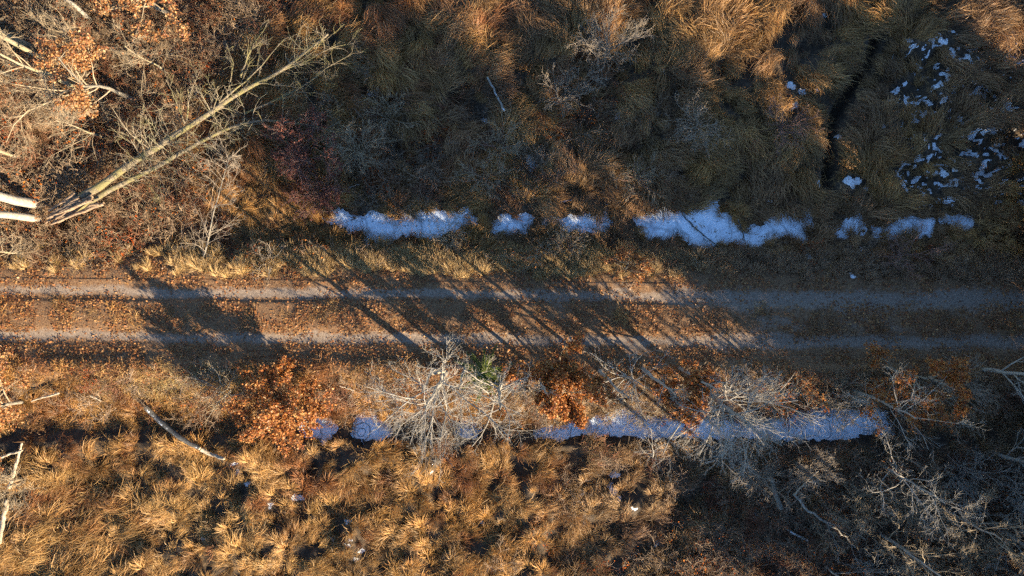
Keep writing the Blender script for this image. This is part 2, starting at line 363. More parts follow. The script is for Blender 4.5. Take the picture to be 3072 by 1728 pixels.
def ice_mat(name, rings, dim):
    m, nt, N, L = nmat(name)
    out = N('ShaderNodeOutputMaterial'); b = N('ShaderNodeBsdfPrincipled'); b.inputs['Roughness'].default_value = .7
    tc = N('ShaderNodeTexCoord')
    def noise(s, d=4):
        n = N('ShaderNodeTexNoise'); n.inputs['Scale'].default_value = s; n.inputs['Detail'].default_value = d; L(tc.outputs['Object'], n.inputs['Vector']); return n
    r = N('ShaderNodeValToRGB'); e = r.color_ramp.elements
    e[0].position = .30; e[0].color = (.62 * dim, .70 * dim, .80 * dim, 1); e[1].position = .55; e[1].color = (.80 * dim, .89 * dim, .98 * dim, 1)
    L(noise(2.6, 6).outputs['Fac'], r.inputs[0]); c = r.outputs['Color']
    ve = N('ShaderNodeTexVoronoi'); ve.feature = 'DISTANCE_TO_EDGE'; ve.inputs['Scale'].default_value = .55
    nz = noise(1.6, 4); vm = N('ShaderNodeMix'); vm.data_type = 'RGBA'; vm.blend_type = 'ADD'; vm.inputs['Factor'].default_value = .55
    L(tc.outputs['Object'], vm.inputs['A']); L(nz.outputs['Color'], vm.inputs['B']); L(vm.outputs['Result'], ve.inputs['Vector'])
    facs = []
    if rings:
        sx = N('ShaderNodeSeparateXYZ'); L(tc.outputs['Object'], sx.inputs[0])
        for cx, cy, r0 in rings:
            v = N('ShaderNodeVectorMath'); v.operation = 'DISTANCE'; L(tc.outputs['Object'], v.inputs[0]); v.inputs[1].default_value = (cx, cy, -.84)
            w = N('ShaderNodeMath'); w.operation = 'MULTIPLY_ADD'; w.inputs[1].default_value = .28; L(noise(2.2, 3).outputs['Fac'], w.inputs[0]); L(v.outputs['Value'], w.inputs[2])
            s = N('ShaderNodeMath'); s.operation = 'SUBTRACT'; L(w.outputs[0], s.inputs[0]); s.inputs[1].default_value = r0 + .14
            ab = N('ShaderNodeMath'); ab.operation = 'ABSOLUTE'; L(s.outputs[0], ab.inputs[0]); facs.append(ab.outputs[0])
    facs.append(ve.outputs['Distance'])
    for f in facs:
        q = N('ShaderNodeValToRGB'); q.color_ramp.elements[0].position = .008; q.color_ramp.elements[0].color = (1, 1, 1, 1)
        q.color_ramp.elements[1].position = .032; q.color_ramp.elements[1].color = (0, 0, 0, 1)
        L(f, q.inputs[0])
        k = N('ShaderNodeMath'); k.operation = 'MULTIPLY'; k.inputs[1].default_value = .8 if f is not facs[-1] else .4; L(q.outputs['Color'], k.inputs[0])
        mx = N('ShaderNodeMix'); mx.data_type = 'RGBA'; L(k.outputs[0], mx.inputs['Factor']); L(c, mx.inputs['A']); mx.inputs['B'].default_value = (.10, .12, .14, 1); c = mx.outputs['Result']
    q = N('ShaderNodeValToRGB'); q.color_ramp.elements[0].position = .66; q.color_ramp.elements[0].color = (0, 0, 0, 1); q.color_ramp.elements[1].position = .72
    L(noise(6.5, 3).outputs['Fac'], q.inputs[0])
    mx = N('ShaderNodeMix'); mx.data_type = 'RGBA'; L(q.outputs['Color'], mx.inputs['Factor']); L(c, mx.inputs['A']); mx.inputs['B'].default_value = (.13, .10, .07, 1); c = mx.outputs['Result']
    L(c, b.inputs['Base Color'])
    bp = N('ShaderNodeBump'); bp.inputs['Strength'].default_value = .3; bp.inputs['Distance'].default_value = .06
    L(noise(7, 4).outputs['Fac'], bp.inputs['Height']); L(bp.outputs[0], b.inputs['Normal'])
    L(b.outputs[0], out.inputs[0]); return m
def ice_sheet(name, y0, y1, x0, x1, z, mat, label):
    n = 80; xs = np.linspace(x0, x1, n)
    a = np.array([G(x, y0, z) for x in xs]); bb = np.array([G(x, y1, z) for x in xs])
    a[:, 2] = z; bb[:, 2] = z
    mb = MB(); k = np.arange(n - 1)
    mb.add(np.concatenate([a, bb]), np.stack([k + n, k + n + 1, k + 1, k], 1))
    o = obj(name, mb.mesh(name, with_col=False), mat, kind='structure'); o['label'] = label
def ringc(px, py, r): p = G(px, py, -.84); return (p[0], p[1], r)
ice_sheet('ice', 600, 745, 900, 3100, -.64, ice_mat('snow_covered_ice', None, 1.0), 'snow covered ice of the ditch above the track')
ice_sheet('ice', 1215, 1360, 840, 2780, -.84, ice_mat('ringed_ice', [ringc(935, 1300, .42), ringc(1085, 1295, .36), ringc(1085, 1295, .16), ringc(1770, 1300, .8), ringc(2450, 1290, .6), ringc(2300, 1290, .9)], 1.0), 'cracked ringed ice of the ditch below the track')

# ------------------------------------------------------------------ scattered stuff: grass, brush, litter
def scatter(name, pts, rot, scl, idx, tint, templates, **props):
    me = bpy.data.meshes.new(name); me.vertices.add(len(pts))
    me.vertices.foreach_set('co', np.ascontiguousarray(pts, dtype=np.float32).ravel())
    def att(n, t, f, d):
        a = me.attributes.new(n, t, 'POINT'); a.data.foreach_set(f, np.ascontiguousarray(d).ravel())
    att('rot', 'FLOAT_VECTOR', 'vector', rot.astype(np.float32)); att('scl', 'FLOAT_VECTOR', 'vector', scl.astype(np.float32))
    att('idx', 'INT', 'value', idx.astype(np.int32))
    att('tint', 'FLOAT_COLOR', 'color', np.concatenate([tint, np.ones((len(tint), 1))], 1).astype(np.float32))
    coll = bpy.data.collections.new(name + '_kinds')
    for i, t in enumerate(templates):
        coll.objects.link(bpy.data.objects.new('%s_kind_%02d' % (name, i), t))
    ng = bpy.data.node_groups.new(name, 'GeometryNodeTree')
    ng.interface.new_socket('Geometry', in_out='INPUT', socket_type='NodeSocketGeometry')
    ng.interface.new_socket('Geometry', in_out='OUTPUT', socket_type='NodeSocketGeometry')
    N = ng.nodes.new; L = ng.links.new
    gi = N('NodeGroupInput'); go = N('NodeGroupOutput'); ip = N('GeometryNodeInstanceOnPoints')
    ci = N('GeometryNodeCollectionInfo'); ci.inputs['Collection'].default_value = coll
    ci.inputs['Separate Children'].default_value = True; ci.inputs['Reset Children'].default_value = True
    def na(n, t):
        a = N('GeometryNodeInputNamedAttribute'); a.data_type = t; a.inputs['Name'].default_value = n; return a.outputs['Attribute']
    L(gi.outputs[0], ip.inputs['Points']); L(ci.outputs[0], ip.inputs['Instance'])
    ip.inputs['Pick Instance'].default_value = True
    L(na('idx', 'INT'), ip.inputs['Instance Index'])
    er = N('FunctionNodeEulerToRotation'); L(na('rot', 'FLOAT_VECTOR'), er.inputs[0]); L(er.outputs[0], ip.inputs['Rotation'])
    L(na('scl', 'FLOAT_VECTOR'), ip.inputs['Scale']); L(ip.outputs[0], go.inputs[0])
    o = obj(name, me, None); md = o.modifiers.new('scatter', 'NODES'); md.node_group = ng
    for k, v in props.items(): o[k] = v
    return o
def blades(mb, rng, base, az, length, width, e0, e1, bend=0.0, seg=3, col=None):
    n = len(az); el = e0[:, None] + (e1 - e0)[:, None] * np.linspace(0, 1, seg)[None] ** 1.3
    a = az[:, None] + bend[:, None] * np.linspace(0, 1, seg)[None] if not np.isscalar(bend) else np.repeat(az[:, None], seg, 1)
    st = (length / seg)[:, None]
    d = np.stack([np.cos(el) * np.cos(a), np.cos(el) * np.sin(a), np.sin(el)], -1) * st[..., None]
    p = np.concatenate([np.zeros((n, 1, 3)), np.cumsum(d, 1)], 1) + base[:, None]
    roll = rng.normal(0, .6, n)
    side = np.stack([-np.sin(az) * np.cos(roll), np.cos(az) * np.cos(roll), np.sin(roll)], -1)[:, None]
    w = (width[:, None] * np.array([.8, 1, .75, .15])[None, :seg + 1] * .5)[..., None]
    v = np.stack([p - side * w, p + side * w], 2).reshape(n, -1, 3)
    k = np.arange(seg) * 2; q = np.stack([k, k + 1, k + 3, k + 2], 1)
    nv = (seg + 1) * 2
    mb.add(v.reshape(-1, 3), (q[None] + (np.arange(n) * nv)[:, None, None]).reshape(-1, 4), np.repeat(col, nv, 0))
def blade_cols(rng, n, dark=.12):
    b = rng.uniform(.62, 1.25, n)[:, None]
    h = rng.normal(0, .07, n)
    c = b * np.stack([1 + h * .5, np.ones(n), 1 - h], 1)
    k = rng.random(n) < dark; c[k] *= np.array([.55, .42, .38])
    return np.clip(c, .1, 1.5)
def tuft_lodged(seed):
    rng = np.random.default_rng(seed); mb = MB(); n = 105
    base = np.c_[rng.normal(0, .17, (n, 2)), np.full(n, -.04)]
    az = rng.normal(0, .20, n); ln = rng.uniform(.65, 1.35, n)
    blades(mb, rng, base, az, ln, rng.uniform(.013, .026, n), rng.uniform(.5, 1.15, n), rng.uniform(-.75, -.15, n), rng.normal(0, .5, n), col=blade_cols(rng, n))
    return mb.mesh('lodged_tuft')
def tuft_upright(seed):
    rng = np.random.default_rng(seed); mb = MB(); n = 105
    ang = rng.uniform(0, 2 * np.pi, n); rr = np.abs(rng.normal(0, .11, n))
    base = np.c_[np.cos(ang) * rr, np.sin(ang) * rr, np.full(n, -.04)]
    out = np.c_[np.cos(ang), np.sin(ang)] * rng.uniform(.2, .9, (n, 1)) + np.array([.75, 0]) + rng.normal(0, .15, (n, 2))
    az = np.arctan2(out[:, 1], out[:, 0]); ln = rng.uniform(.40, .95, n)
    blades(mb, rng, base, az, ln, rng.uniform(.013, .026, n), rng.uniform(.85, 1.4, n), rng.uniform(-.35, .75, n), rng.normal(0, .35, n), col=blade_cols(rng, n))
    return mb.mesh('upright_tuft')
def tuft_tangle(seed):
    rng = np.random.default_rng(seed); mb = MB(); n = 60
    base = np.c_[rng.normal(0, .2, (n, 2)), rng.uniform(-.02, .06, n)]
    az = rng.uniform(0, 2 * np.pi, n); ln = rng.uniform(.18, .5, n)
    blades(mb, rng, base, az, ln, rng.uniform(.011, .02, n), rng.uniform(.2, 1.0, n), rng.uniform(-.8, .2, n), rng.normal(0, 1.0, n), col=blade_cols(rng, n, .25))
    return mb.mesh('tangled_tuft')
KINDS = [tuft_lodged(100 + i) for i in range(7)] + [tuft_upright(200 + i) for i in range(7)] + [tuft_tangle(300 + i) for i in range(6)]
for t in KINDS: t.materials.append(M['grass'])
rng = np.random.default_rng(11)
def cand(per_m2, seed, x0=-700, x1=3780, y0=-620, y1=2340):
    r = np.random.default_rng(seed); s = SC / math.sqrt(per_m2)
    X, Y = np.meshgrid(np.arange(x0, x1, s), np.arange(y0, y1, s))
    return X.ravel() + r.uniform(-.6, .6, X.size) * s, Y.ravel() + r.uniform(-.6, .6, X.size) * s, r
def brushy(px, py):                        # the wooded corner above the track on the left
    b = np.interp(py, [-700, 0, 220, 420, 560, 700, 760], [1050, 800, 640, 560, 560, 500, 430])
    w = (fbm(px / 120, py / 120, 14) - .5) * 260
    return sstep(60, -60, px + w - b) * sstep(800, 740, py)
def thicket(px, py):                       # the dark brush below the track on the right
    w = (fbm(px / 140, py / 140, 24) - .5) * 260
    return sstep(-60, 160, px + w - np.interp(py, [1320, 1500, 1728], [2450, 2150, 1950])) * sstep(1330, 1420, py)
def flow(px, py):                          # combing direction of the flattened grass, radians on the map
    a = (fbm(px / 210, py / 210, 41, 2) - .5) * 7.5 + (fbm(px / 55, py / 55, 44, 2) - .5) * 4.0
    return a + np.interp(px, [0, 900, 1500, 2200, 2600, 3072], [.9, .35, .5, -.2, -.3, -.9])
G_pts, G_rot, G_scl, G_idx, G_tint = [], [], [], [], []
def put(px, py, keep, ang, scale, idx, tint, hscale=None, reach=0.0):
    if reach:
        for f in (.5, 1.0, 1.35):
            qx = px + np.cos(ang) * reach * f * SC * scale; qy = py - np.sin(ang) * reach * f * SC * scale
            keep = keep & (spot_mask(qx, qy) < .45) & ((ice_sd(qx, qy) < -2) | (np.random.default_rng(3).random(len(qx)) < .45)) & (line_dist(qx, qy, TRENCH) > 13)
    px, py, ang, scale, idx, tint = px[keep], py[keep], ang[keep], scale[keep], idx[keep], tint[keep]
    x, y = (px - 1536) / SC, (864 - py) / SC
    z = terrain(x, y)
    e = .15; sx = (terrain(x + e, y) - terrain(x - e, y)) / (2 * e); sy = (terrain(x, y + e) - terrain(x, y - e)) / (2 * e)
    G_pts.append(np.stack([x, y, z], 1)); hs = scale if hscale is None else scale * hscale[keep]
    G_rot.append(np.stack([np.clip(np.arctan(sy), -.5, .5) * .0, sx * 0, ang], 1)); G_scl.append(np.stack([scale, scale, hs], 1))
    G_idx.append(idx); G_tint.append(tint)
def mixc(a, b, t): t = np.clip(t, 0, 1)[:, None]; return np.array(a) * (1 - t) + np.array(b) * t
STRAW, GOLD, TAN, OLIVE, RUST, GREY = (.56, .385, .165), (.50, .295, .10), (.44, .28, .115), (.33, .20, .105), (.31, .145, .06), (.31, .225, .14)
def tints(px, py, r):
    n1 = fbm(px / 95, py / 95, 71); n2 = fbm(px / 60, py / 60, 75); n3 = fbm(px / 160, py / 160, 79)
    t = mixc(TAN, GOLD, sstep(.4, .65, n1))
    ru = (sstep(.5, .72, n2) * (1 - .7 * sstep(1700, 2100, px) * (py < 700)))[:, None]
    t = t * (1 - ru) + np.array(RUST) * ru
    u = sstep(.42, .62, n3) * sstep(1000, 1300, px) * (py < 1000) * .8
    t = t * (1 - u[:, None]) + np.array(OLIVE) * u[:, None]
    g = sstep(1500, 1900, px) * (py > 1100) * .6
    t = t * (1 - g[:, None]) + np.array(GREY) * g[:, None]
    s = sstep(1500, 700, px) * sstep(1340, 1420, py) * sstep(.42, .6, n1) * .7
    t = t * (1 - s[:, None]) + np.array(STRAW) * s[:, None]
    b = brushy(px, py) * .75
    t = t * (1 - b[:, None]) + np.array((.36, .225, .115)) * b[:, None]
    return t * r.uniform(.48, 1.3, (len(px), 1)) * np.array([1.08, .985, .89])
# flattened long grass of the marsh above the track and of the lower left corner
px, py, r = cand(13, 1); x, y = (px - 1536) / SC, (864 - py) / SC
z, yr, marsh, sd, sp, td = terrain(x, y, True)
hum = fbm(px / 78, py / 78, 11, 2)
den = sstep(640, 600, yr) * (1 - .93 * brushy(px, py)) * (1 - .55 * np.exp(-(((px - 1250) / 380) ** 2 + ((py - 460) / 150) ** 2)) * sstep(.3, .5, fbm(px / 110, py / 110, 88, 2))) * (1 - sp) * sstep(6, 22, td)
den *= .25 + .75 * sstep(.36, .50, hum)
den *= 1 - .15 * sstep(2650, 2850, px) * sstep(60, 140, py)
corner = sstep(420, 300, px + (py - 1728) * .5) * sstep(1480, 1560, py)
den = np.maximum(den, corner * .8) * sstep(8, -14, sd)
ang = flow(px, py)
dirx = np.where(td < 110, 1, 0); side = np.sign((px - np.interp(py, [t[1] for t in TRENCH], [t[0] for t in TRENCH])))
near = sstep(150, 40, td) * (py < 600)
ang = ang * (1 - near) + np.where(side < 0, -.5, np.pi * .95) * near
ang = np.where(corner > .3, .75 + (fbm(px / 150, py / 150, 47) - .5) * 1.6, ang)
put(px, py, r.random(len(px)) < den, ang + r.normal(0, .22, len(px)), r.uniform(.38, .95, len(px)), r.integers(0, 7, len(px)), tints(px, py, r), reach=.75)
# upright tufts of the marsh below the track
px, py, r = cand(16, 2); x, y = (px - 1536) / SC, (864 - py) / SC
z, yr, marsh, sd, sp, td = terrain(x, y, True)
hum = fbm(px / 78, py / 78, 11, 2); clump = fbm(px / 36, py / 36, 91, 2)
den = sstep(1320, 1350, yr) * (.06 + .94 * sstep(.38, .54, clump)) * (1 - .75 * thicket(px, py)) * (1 - sp)
den = np.maximum(den, sstep(1165, 1215, yr) * sstep(1275, 1240, yr) * .55)
den = np.maximum(den, sstep(590, 625, yr) * sstep(790, 740, yr) * .55 * sstep(480, 760, px))
den = np.maximum(den, sstep(722, 738, yr) * sstep(790, 765, yr) * .95 * sstep(700, 860, px))
den *= .2 + .8 * sstep(4, -12, sd)
ang = 1.0 + (fbm(px / 85, py / 85, 95, 2) - .5) * 7.5 + r.normal(0, .6, len(px))
sc = r.uniform(.42, .88, len(px)) * np.where(yr < 1300, .9, 1)
flat = r.random(len(px)) < .35
put(px, py, r.random(len(px)) < den, ang, np.where(flat, sc * .8, sc), np.where(flat, r.integers(0, 7, len(px)), r.integers(7, 14, len(px))), tints(px, py, r), reach=.35)
# golden fringe along the upper edge of the track
px, py, r = cand(34, 3); x, y = (px - 1536) / SC, (864 - py) / SC
z, yr, marsh, sd, sp, td = terrain(x, y, True)
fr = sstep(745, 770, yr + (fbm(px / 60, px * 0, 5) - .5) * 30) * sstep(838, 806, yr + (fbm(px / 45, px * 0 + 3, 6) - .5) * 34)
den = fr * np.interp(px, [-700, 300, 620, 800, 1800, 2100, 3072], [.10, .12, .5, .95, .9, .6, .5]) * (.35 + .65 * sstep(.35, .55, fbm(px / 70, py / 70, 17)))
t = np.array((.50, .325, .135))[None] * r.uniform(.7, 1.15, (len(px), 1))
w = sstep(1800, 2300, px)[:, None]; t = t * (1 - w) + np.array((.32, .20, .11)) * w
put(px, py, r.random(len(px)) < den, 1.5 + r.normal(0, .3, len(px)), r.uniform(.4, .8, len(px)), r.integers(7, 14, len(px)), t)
# short tangled growth on the banks, verges and woodland floor
px, py, r = cand(15, 4); x, y = (px - 1536) / SC, (864 - py) / SC
z, yr, marsh, sd, sp, td = terrain(x, y, True)
bank = sstep(1085, 1125, yr) * sstep(1330, 1290, yr) * .9
upb = sstep(600, 640, yr) * sstep(815, 780, yr) * .7
den = np.maximum.reduce([bank, upb, brushy(px, py) * .8, thicket(px, py) * .75, (yr > 1330) * .15, (yr < 620) * .2])
hump = sstep(905, 925, yr) * sstep(1000, 985, yr) * .10
den = np.maximum(den, hump) * sstep(6, -8, sd) * (1 - sp * .8)
t = tints(px, py, r)
gl = np.exp(-(((px - 560) / 170) ** 2 + ((py - 1150) / 55) ** 2))[:, None]; t = t * (1 - gl) + np.array((.55, .40, .16)) * gl
put(px, py, r.random(len(px)) < den, r.uniform(0, 6.28, len(px)), r.uniform(.45, 1.0, len(px)), r.integers(14, 20, len(px)), t)
g = scatter('dry_grass', np.concatenate(G_pts), np.concatenate(G_rot), np.concatenate(G_scl), np.concatenate(G_idx), np.concatenate(G_tint), KINDS,
            kind='stuff', label='dry tan and rust marsh grass covering both sides of the track', category='grass')
print('grass tufts', sum(len(p) for p in G_pts))

# ---- branching plants
def tubes(P, R, k):                        # P (B,n,3), R (B,n) -> verts, quads
    B, n, _ = P.shape
    T = np.gradient(P, axis=1); T /= np.linalg.norm(T, axis=2, keepdims=True) + 1e-9
    ref = np.where(np.abs(T[:, :1, 2:3]) > .9, np.array([1., 0, 0]), np.array([0, 0, 1.]))
    U = np.cross(T, np.broadcast_to(ref, T.shape)); U /= np.linalg.norm(U, axis=2, keepdims=True) + 1e-9
    V = np.cross(T, U); a = np.arange(k) * 2 * np.pi / k
    v = P[:, :, None] + (U[:, :, None] * np.cos(a)[None, None, :, None] + V[:, :, None] * np.sin(a)[None, None, :, None]) * R[:, :, None, None]
    i = np.arange(n - 1)[:, None] * k; j = np.arange(k)[None]; j2 = (j + 1) % k
    q = np.stack([i + j, i + j2, i + k + j2, i + k + j], -1).reshape(-1, 4)
    return v.reshape(-1, 3), (q[None] + (np.arange(B) * n * k)[:, None, None]).reshape(-1, 4)
def sprout(rng, P, R, ids, m, t0, ang, ratio, n=4, up=.1, wig=.18, rf=.6, rmin=.006, tip=.5, t1=1.0, curve=0.0):
    B, npt, _ = P.shape; par = np.repeat(np.arange(B), m); C = len(par)
    t = t0 + (t1 - t0) * rng.random(C) ** .9; f = t * (npt - 1); i0 = np.minimum(f.astype(int), npt - 2); w = (f - i0)[:, None]
    pos = P[par, i0] * (1 - w) + P[par, i0 + 1] * w
    tan = P[par, i0 + 1] - P[par, i0]; tan /= np.linalg.norm(tan, axis=1, keepdims=True) + 1e-9
    rad = R[par, i0] * (1 - w[:, 0]) + R[par, i0 + 1] * w[:, 0]
    plen = np.linalg.norm(np.diff(P, axis=1), axis=2).sum(1)
    rv = rng.normal(size=(C, 3)); perp = np.cross(tan, rv); perp /= np.linalg.norm(perp, axis=1, keepdims=True) + 1e-9
    a = rng.uniform(*ang, C)[:, None]
    d = tan * np.cos(a) + perp * np.sin(a); d[:, 2] += up; d /= np.linalg.norm(d, axis=1, keepdims=True)
    L = plen[par] * rng.uniform(*ratio, C) * (1.1 - .55 * (t - t0) / max(1e-6, t1 - t0))
    pts = [pos]; 
    for s in range(n - 1):
        d = d + rng.normal(0, wig, (C, 3)); d[:, 2] += curve; d /= np.linalg.norm(d, axis=1, keepdims=True)
        pts.append(pts[-1] + d * (L / (n - 1))[:, None])
    r0 = np.maximum(rad * rf, rmin)
    RR = r0[:, None] * (1 - np.linspace(0, 1, n)[None] * (1 - tip)); RR = np.maximum(RR, rmin * .6)
    return np.stack(pts, 1), RR, ids[par]
def stem(rng, pts, r0, r1, n=9, wob=.03):
    pts = np.array(pts, float); s = np.concatenate([[0], np.cumsum(np.linalg.norm(np.diff(pts, axis=0), axis=1))]); s /= s[-1]
    u = np.linspace(0, 1, n); P = np.stack([np.interp(u, s, pts[:, i]) for i in range(3)], 1)
    P[1:] += rng.normal(0, wob, (n - 1, 3)); P[-1] += 0
    return P[None], (r0 + (r1 - r0) * u ** .8)[None]
def leaf_cloud(mb, rng, pos, size, cols, flat=.5):
    size = size * rng.uniform(.6, 1.25, len(size))
    n = len(pos); a = rng.uniform(0, 2 * np.pi, n)
    d = np.stack([np.cos(a), np.sin(a), rng.normal(-.25, .5, n)], 1); d /= np.linalg.norm(d, axis=1, keepdims=True)
    up = rng.normal(0, flat, (n, 3)) + np.array([0, 0, 1.]); s = np.cross(d, up); s /= np.linalg.norm(s, axis=1, keepdims=True) + 1e-9
    nrm = np.cross(s, d); L = size[:, None]; W = L * rng.uniform(.26, .4, (n, 1)); cu = L * rng.uniform(.05, .3, (n, 1))
    v = np.stack([pos, pos + d * L * .35 + s * W + nrm * cu, pos + d * L * .62 + s * W * .75 + nrm * cu * .9, pos + d * L, pos + d * L * .62 - s * W * .75 + nrm * cu * .9, pos + d * L * .35 - s * W + nrm * cu, pos + d * L * .5], 1)
    q = np.array([[0, 1, 6, 5], [1, 2, 3, 6], [5, 6, 3, 4]])
    mb.add(v.reshape(-1, 3), (q[None] + (np.arange(n) * 7)[:, None, None]).reshape(-1, 4), np.repeat(cols, 7, 0))
def oak_cols(rng, n, hue=0.0):
    pal = np.array([(.46, .17, .045), (.36, .115, .03), (.52, .24, .075), (.25, .075, .028), (.50, .19, .05), (.54, .29, .11)])
    c = pal[rng.integers(0, len(pal), n)] * rng.uniform(.6, 1.2, (n, 1))
    return c * np.array([1, 1 + .55 * hue, 1 + 1.6 * hue])

# leaf litter on the track, its hump and the verges
px, py, r = cand(640, 5, -120, 3190, 700, 1250)
yr = road_y(px, py)
ruts = np.maximum(np.exp(-((yr - 886) / 20) ** 2), np.exp(-((yr - 1020) / 20) ** 2))
den = sstep(775, 815, yr) * sstep(1190, 1120, yr) * (1 - .85 * ruts) * (.10 + .90 * sstep(.42, .6, fbm(px / 55, py / 42, 66)))
den *= np.interp(px, [0, 1700, 2100, 3072], [.95, .95, .75, .75]) * np.where((yr > 835) & (yr < 1040), .85, 1)
br = brushy(px, py); den = np.maximum(den, br * .15)
keep = r.random(len(px)) < den
px2, py2, r2 = cand(60, 6, -200, 1100, -200, 760)
k2 = r2.random(len(px2)) < .55 * brushy(px2, py2) * (.15 + .85 * sstep(.4, .6, fbm(px2 / 70, py2 / 70, 68)))
px = np.concatenate([px[keep], px2[k2]]); py = np.concatenate([py[keep], py2[k2]])
x, y = (px - 1536) / SC, (864 - py) / SC
mb = MB(); lr = np.random.default_rng(5); lc = oak_cols(lr, len(px)); lc = lc * .9 + np.array((.06, .05, .03))
ln = lr.uniform(.03, .095, len(px)); an = lr.uniform(0, 6.28, len(px)); p0 = np.stack([x, y, terrain(x, y) + lr.uniform(.014, .04, len(px))], 1)
du = np.stack([np.cos(an), np.sin(an), lr.normal(0, .25, len(px))], 1) * ln[:, None]; dv = np.stack([-np.sin(an), np.cos(an), lr.normal(.3, .4, len(px))], 1) * (ln * lr.uniform(.3, .5, len(px)))[:, None]
up_ = np.array([0, 0, 1.]) * (ln * .25)[:, None]
mb.add(np.stack([p0, p0 + du * .5 + dv, p0 + du + up_ * .4, p0 + du * .5 - dv + up_], 1).reshape(-1, 3), np.arange(len(px) * 4).reshape(-1, 4)[:, [0, 1, 2, 3]], np.repeat(lc * lr.uniform(.45, 1.1, (len(px), 1)), 4, 0))
obj('leaf_litter', mb.mesh('leaf_litter'), M['leaf'], kind='stuff', label='fallen brown oak leaves strewn over the track and its verges', category='leaves')
print('litter', len(px))

# brush of thin twigs that nobody could count
def brush_kind(seed, leafy=False):
    rng = np.random.default_rng(seed); mb = MB()
    n = 7; a = rng.uniform(0, 6.28, n); e = rng.uniform(.5, 1.35, n); L = rng.uniform(.6, 1.15, n)
    d = np.stack([np.cos(e) * np.cos(a), np.cos(e) * np.sin(a), np.sin(e)], 1)
    P = np.stack([rng.normal(0, .06, (n, 3)) * [1, 1, 0] + d * L[:, None] * t + np.array([0, 0, -.25]) * t * t * L[:, None] for t in np.linspace(0, 1, 5)], 1)
    R = np.full((n, 1), .0085) * np.linspace(1, .5, 5)[None]
    ids = np.arange(n); lev = [(P, R)]
    p1, r1, i1 = sprout(rng, P, R, ids, 6, .2, (.4, 1.1), (.35, .7), 4, .1, .3, .7, .0055, .6); lev.append((p1, r1))
    p2, r2, i2 = sprout(rng, p1, r1, i1, 3, .2, (.4, 1.2), (.3, .7), 3, .1, .3, .75, .0042, .6); lev.append((p2, r2))
    for p, rr in lev:
        v, q = tubes(p, rr, 3); mb.add(v, q, np.repeat(rng.uniform(.6, 1.25, (len(p), 1)), p.shape[1] * 3, 0) * np.ones((1, 3)))
    if leafy:
        tips = p2[:, -1]; c = oak_cols(rng, len(tips), -.1)
        leaf_cloud(mb, rng, tips, rng.uniform(.04, .07, len(tips)), c * 2.2, .6)
    return mb.mesh('brush')
BK = [brush_kind(400 + i) for i in range(6)] + [brush_kind(450 + i, True) for i in range(3)]
for b in BK: b.materials.append(M['twigs'])
px, py, r = cand(7, 7, -600, 3700, -520, 2250)
x, y = (px - 1536) / SC, (864 - py) / SC
z, yr, marsh, sd, sp, td = terrain(x, y, True)
n1 = fbm(px / 110, py / 110, 88, 2)
midb = np.exp(-(((px - 1400) / 430) ** 2 + ((py - 460) / 170) ** 2)) * sstep(.30, .5, n1) * .85
toplft = brushy(px, py) * (.75 + .25 * sstep(.3, .5, n1))
thk = thicket(px, py) * .95
lowb = sstep(1105, 1140, yr) * sstep(1260, 1230, yr) * .35
upv = sstep(735, 760, yr) * sstep(800, 770, yr) * .25 * sstep(400, 900, px)
low2 = (yr > 1350) * sstep(1300, 1700, px) * .22 * sstep(.45, .6, n1)
den = np.maximum.reduce([midb, toplft, thk, lowb, upv, low2]) * sstep(4, -12, sd)
keep = r.random(len(px)) < den
tl = toplft[:, None]
t = np.array((.30, .215, .15)) * (1 - tl) + np.array((.36, .25, .155)) * tl
t = t * np.where(r.random((len(px), 1)) < .25, np.array((.75, .5, .45)), 1) * r.uniform(.7, 1.2, (len(px), 1))
leafy = r.random(len(px)) < .12
idx = np.where(leafy, r.integers(6, 9, len(px)), r.integers(0, 6, len(px)))
s = r.uniform(.55, 1.25, len(px)) * np.where(toplft > .3, 1.15, 1)
scatter('undergrowth', np.stack([x, y, z - .03], 1)[keep], np.stack([r.normal(0, .15, len(px)), r.normal(0, .15, len(px)), r.uniform(0, 6.28, len(px))], 1)[keep],
        np.stack([s, s, s * .9], 1)[keep], idx[keep], t[keep], BK, kind='stuff', label='low tangle of bare brown brush stems among the grass', category='undergrowth')
print('brush', keep.sum())

# ------------------------------------------------------------------ trees, shrubs, logs
def build_plant(name, label, cat, levels_by_id, trunk, base, mats, group=None, leaves=None, leaf_name='crown', ksides=(8, 5, 3, 3)):
    root = thing(name, label, cat, tuple(base), group)
    b = np.array(base)
    mb = MB()
    for P, R in trunk:
        v, q = tubes(P - b, R, ksides[0]); mb.add(v, q)
    tr = obj('trunk' if cat != 'shrub' else 'stem', mb.mesh('trunk', True, False), mats[0], root)
    nid = max(int(l[2].max()) for l in levels_by_id) + 1 if levels_by_id else 0
    for i in range(nid):
        mb = MB(); any_ = False
        tw = MB(); br = None
        for li, (P, R, ids) in enumerate(levels_by_id):
            s = ids == i
            if s.any(): v, q = tubes(P[s] - b, R[s], ksides[min(li + 1, 3)]); (mb if li == 0 else tw).add(v, q); any_ = True
        if mb.n: br = obj('branch', mb.mesh('branch', True, False), mats[1], root)
        if tw.n: obj('twigs', tw.mesh('twigs', True, False), mats[1], br or root, kind='stuff')
    if leaves is not None:
        pos, size, cols, seed = leaves
        mb = MB(); leaf_cloud(mb, np.random.default_rng(seed), pos - b, size, cols, .8)
        obj(leaf_name, mb.mesh(leaf_name), M['leaf'], root)
    return root
